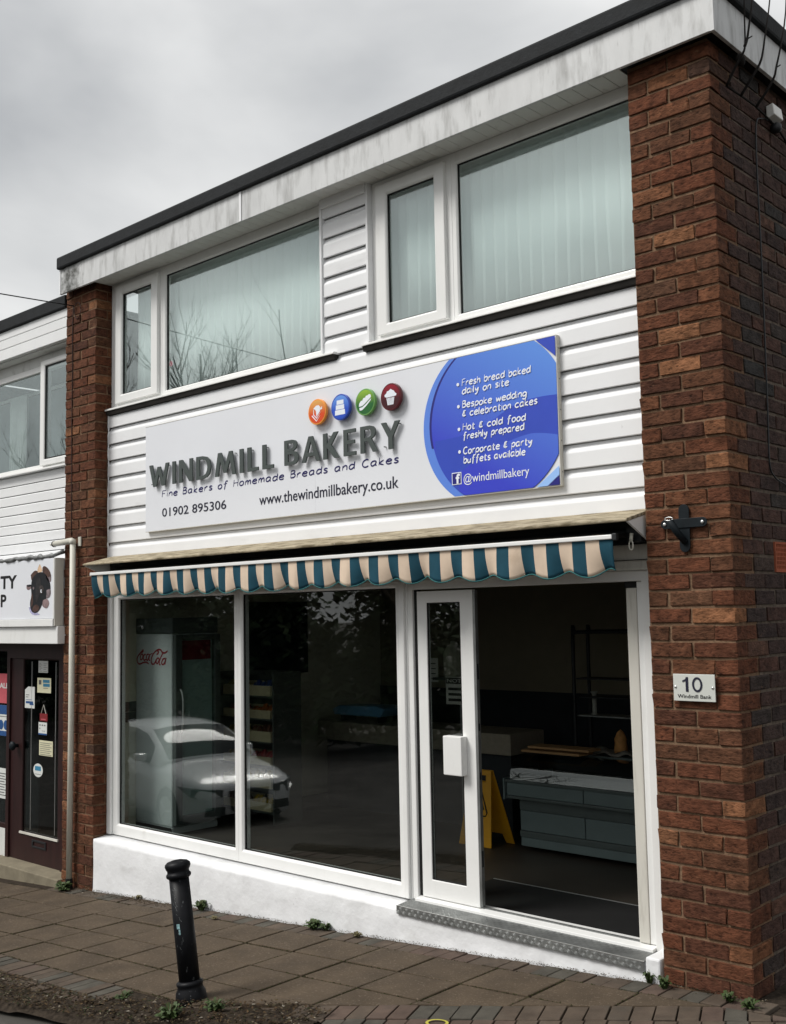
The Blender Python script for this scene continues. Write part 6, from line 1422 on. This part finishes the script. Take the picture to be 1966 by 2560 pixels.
for sgn in (1, -1):
    # headlamp wraps the corner
    patch('headlight', [(-0.012, sgn * 0.42, 0.655), (-0.004, sgn * 0.42, 0.555), (0.035, sgn * 0.68, 0.520), (0.20, sgn * 0.850, 0.58), (0.50, sgn * 0.895, 0.70), (0.17, sgn * 0.825, 0.695), (0.03, sgn * 0.66, 0.68)], m_lamp, car, 0.03)
    patch('lower_intake', [(-0.02, sgn * 0.40, 0.42), (-0.02, sgn * 0.40, 0.30), (0.03, sgn * 0.70, 0.30), (0.02, sgn * 0.68, 0.42)], m_black, car, 0.03)
    MB().box(CX - 1.80, CX - 1.62, CYc + sgn * 0.93 - 0.08, CYc + sgn * 0.93 + 0.08, CZ + 0.96, CZ + 1.07).build('wing_mirror', m_paint, car, bevel=0.03)
    patch('tail_light', [(4.10, sgn * 0.80, 0.92), (4.27, sgn * 0.70, 0.90), (4.27, sgn * 0.70, 0.78), (4.10, sgn * 0.83, 0.80)], m_red, car, 0.03)
    for s in (0.86, 3.42):
        wz = CZ + 0.315; wy = CYc + sgn * 0.80
        wh = MB().lathe([(0.20, -0.10), (0.30, -0.105), (0.315, -0.08), (0.315, 0.08), (0.30, 0.105), (0.20, 0.10)], None, 28, Matrix.Translation((CX - s, wy, wz)) @ Matrix.Rotation(R(90), 4, 'X')).build('wheel', m_tyre, car, smooth=True)
        rm = MB().lathe([(0.205, -0.112), (0.19, -0.09), (0.0005, -0.10)] if sgn > 0 else [(0.205, 0.112), (0.19, 0.09), (0.0005, 0.10)], None, 24, Matrix.Translation((CX - s, wy, wz)) @ Matrix.Rotation(R(90), 4, 'X'))
        for q in range(5):
            a = 2 * math.pi * q / 5; rm.tube([(CX - s + 0.03 * math.cos(a), wy + sgn * 0.106, wz + 0.03 * math.sin(a)), (CX - s + 0.195 * math.cos(a), wy + sgn * 0.108, wz + 0.195 * math.sin(a))], 0.022, 6)
        rm.build('rim', m_rim, wh)
        arch = MB().lathe([(0.335, 0.0), (0.385, 0.0), (0.385, 0.012), (0.335, 0.012)], None, 28, Matrix.Translation((CX - s, CYc + sgn * 0.903 , wz)) @ Matrix.Rotation(R(-90 * sgn), 4, 'X')); arch.f = arch.f[:-2]; arch.m = arch.m[:-2]
        MB().lathe([(0.0005, 0), (0.345, 0.0), (0.345, 0.10), (0.0005, 0.10)], None, 28, Matrix.Translation((CX - s, CYc + sgn * 0.899, wz)) @ Matrix.Rotation(R(90 * sgn), 4, 'X')).build('wheel_arch', m_black, car)
grl = patch('grille', [(-0.02, 0.33, 0.63), (-0.02, -0.33, 0.63), (-0.03, -0.30, 0.36), (-0.03, -0.16, 0.27), (-0.03, 0.16, 0.27), (-0.03, 0.30, 0.36)], m_black, car, 0.03)
for q in range(5): MB().box(CX + 0.046, CX + 0.051, CYc - 0.29, CYc + 0.29, CZ + 0.52 + q * 0.02, CZ + 0.528 + q * 0.02).build('grille_bar', m_grey_ap, grl)
MB().box(CX + 0.047, CX + 0.055, CYc - 0.26, CYc + 0.26, CZ + 0.37, CZ + 0.48).build('number_plate', m_wp, car)
for q in range(2): MB().tube([(CX - 1.30 - 0.0, CYc - 0.4 + q * 0.5, CZ + 1.02), (CX - 1.38, CYc - 0.05 + q * 0.5, CZ + 1.06)], 0.008, 5).build('wiper', m_black, car)

# the car stands at an angle, nose in towards the shops
pivot = Matrix.Translation((CX, CYc, 0)); car.matrix_basis = pivot @ Matrix.Rotation(R(10), 4, 'Z') @ pivot.inverted() @ WM[car]
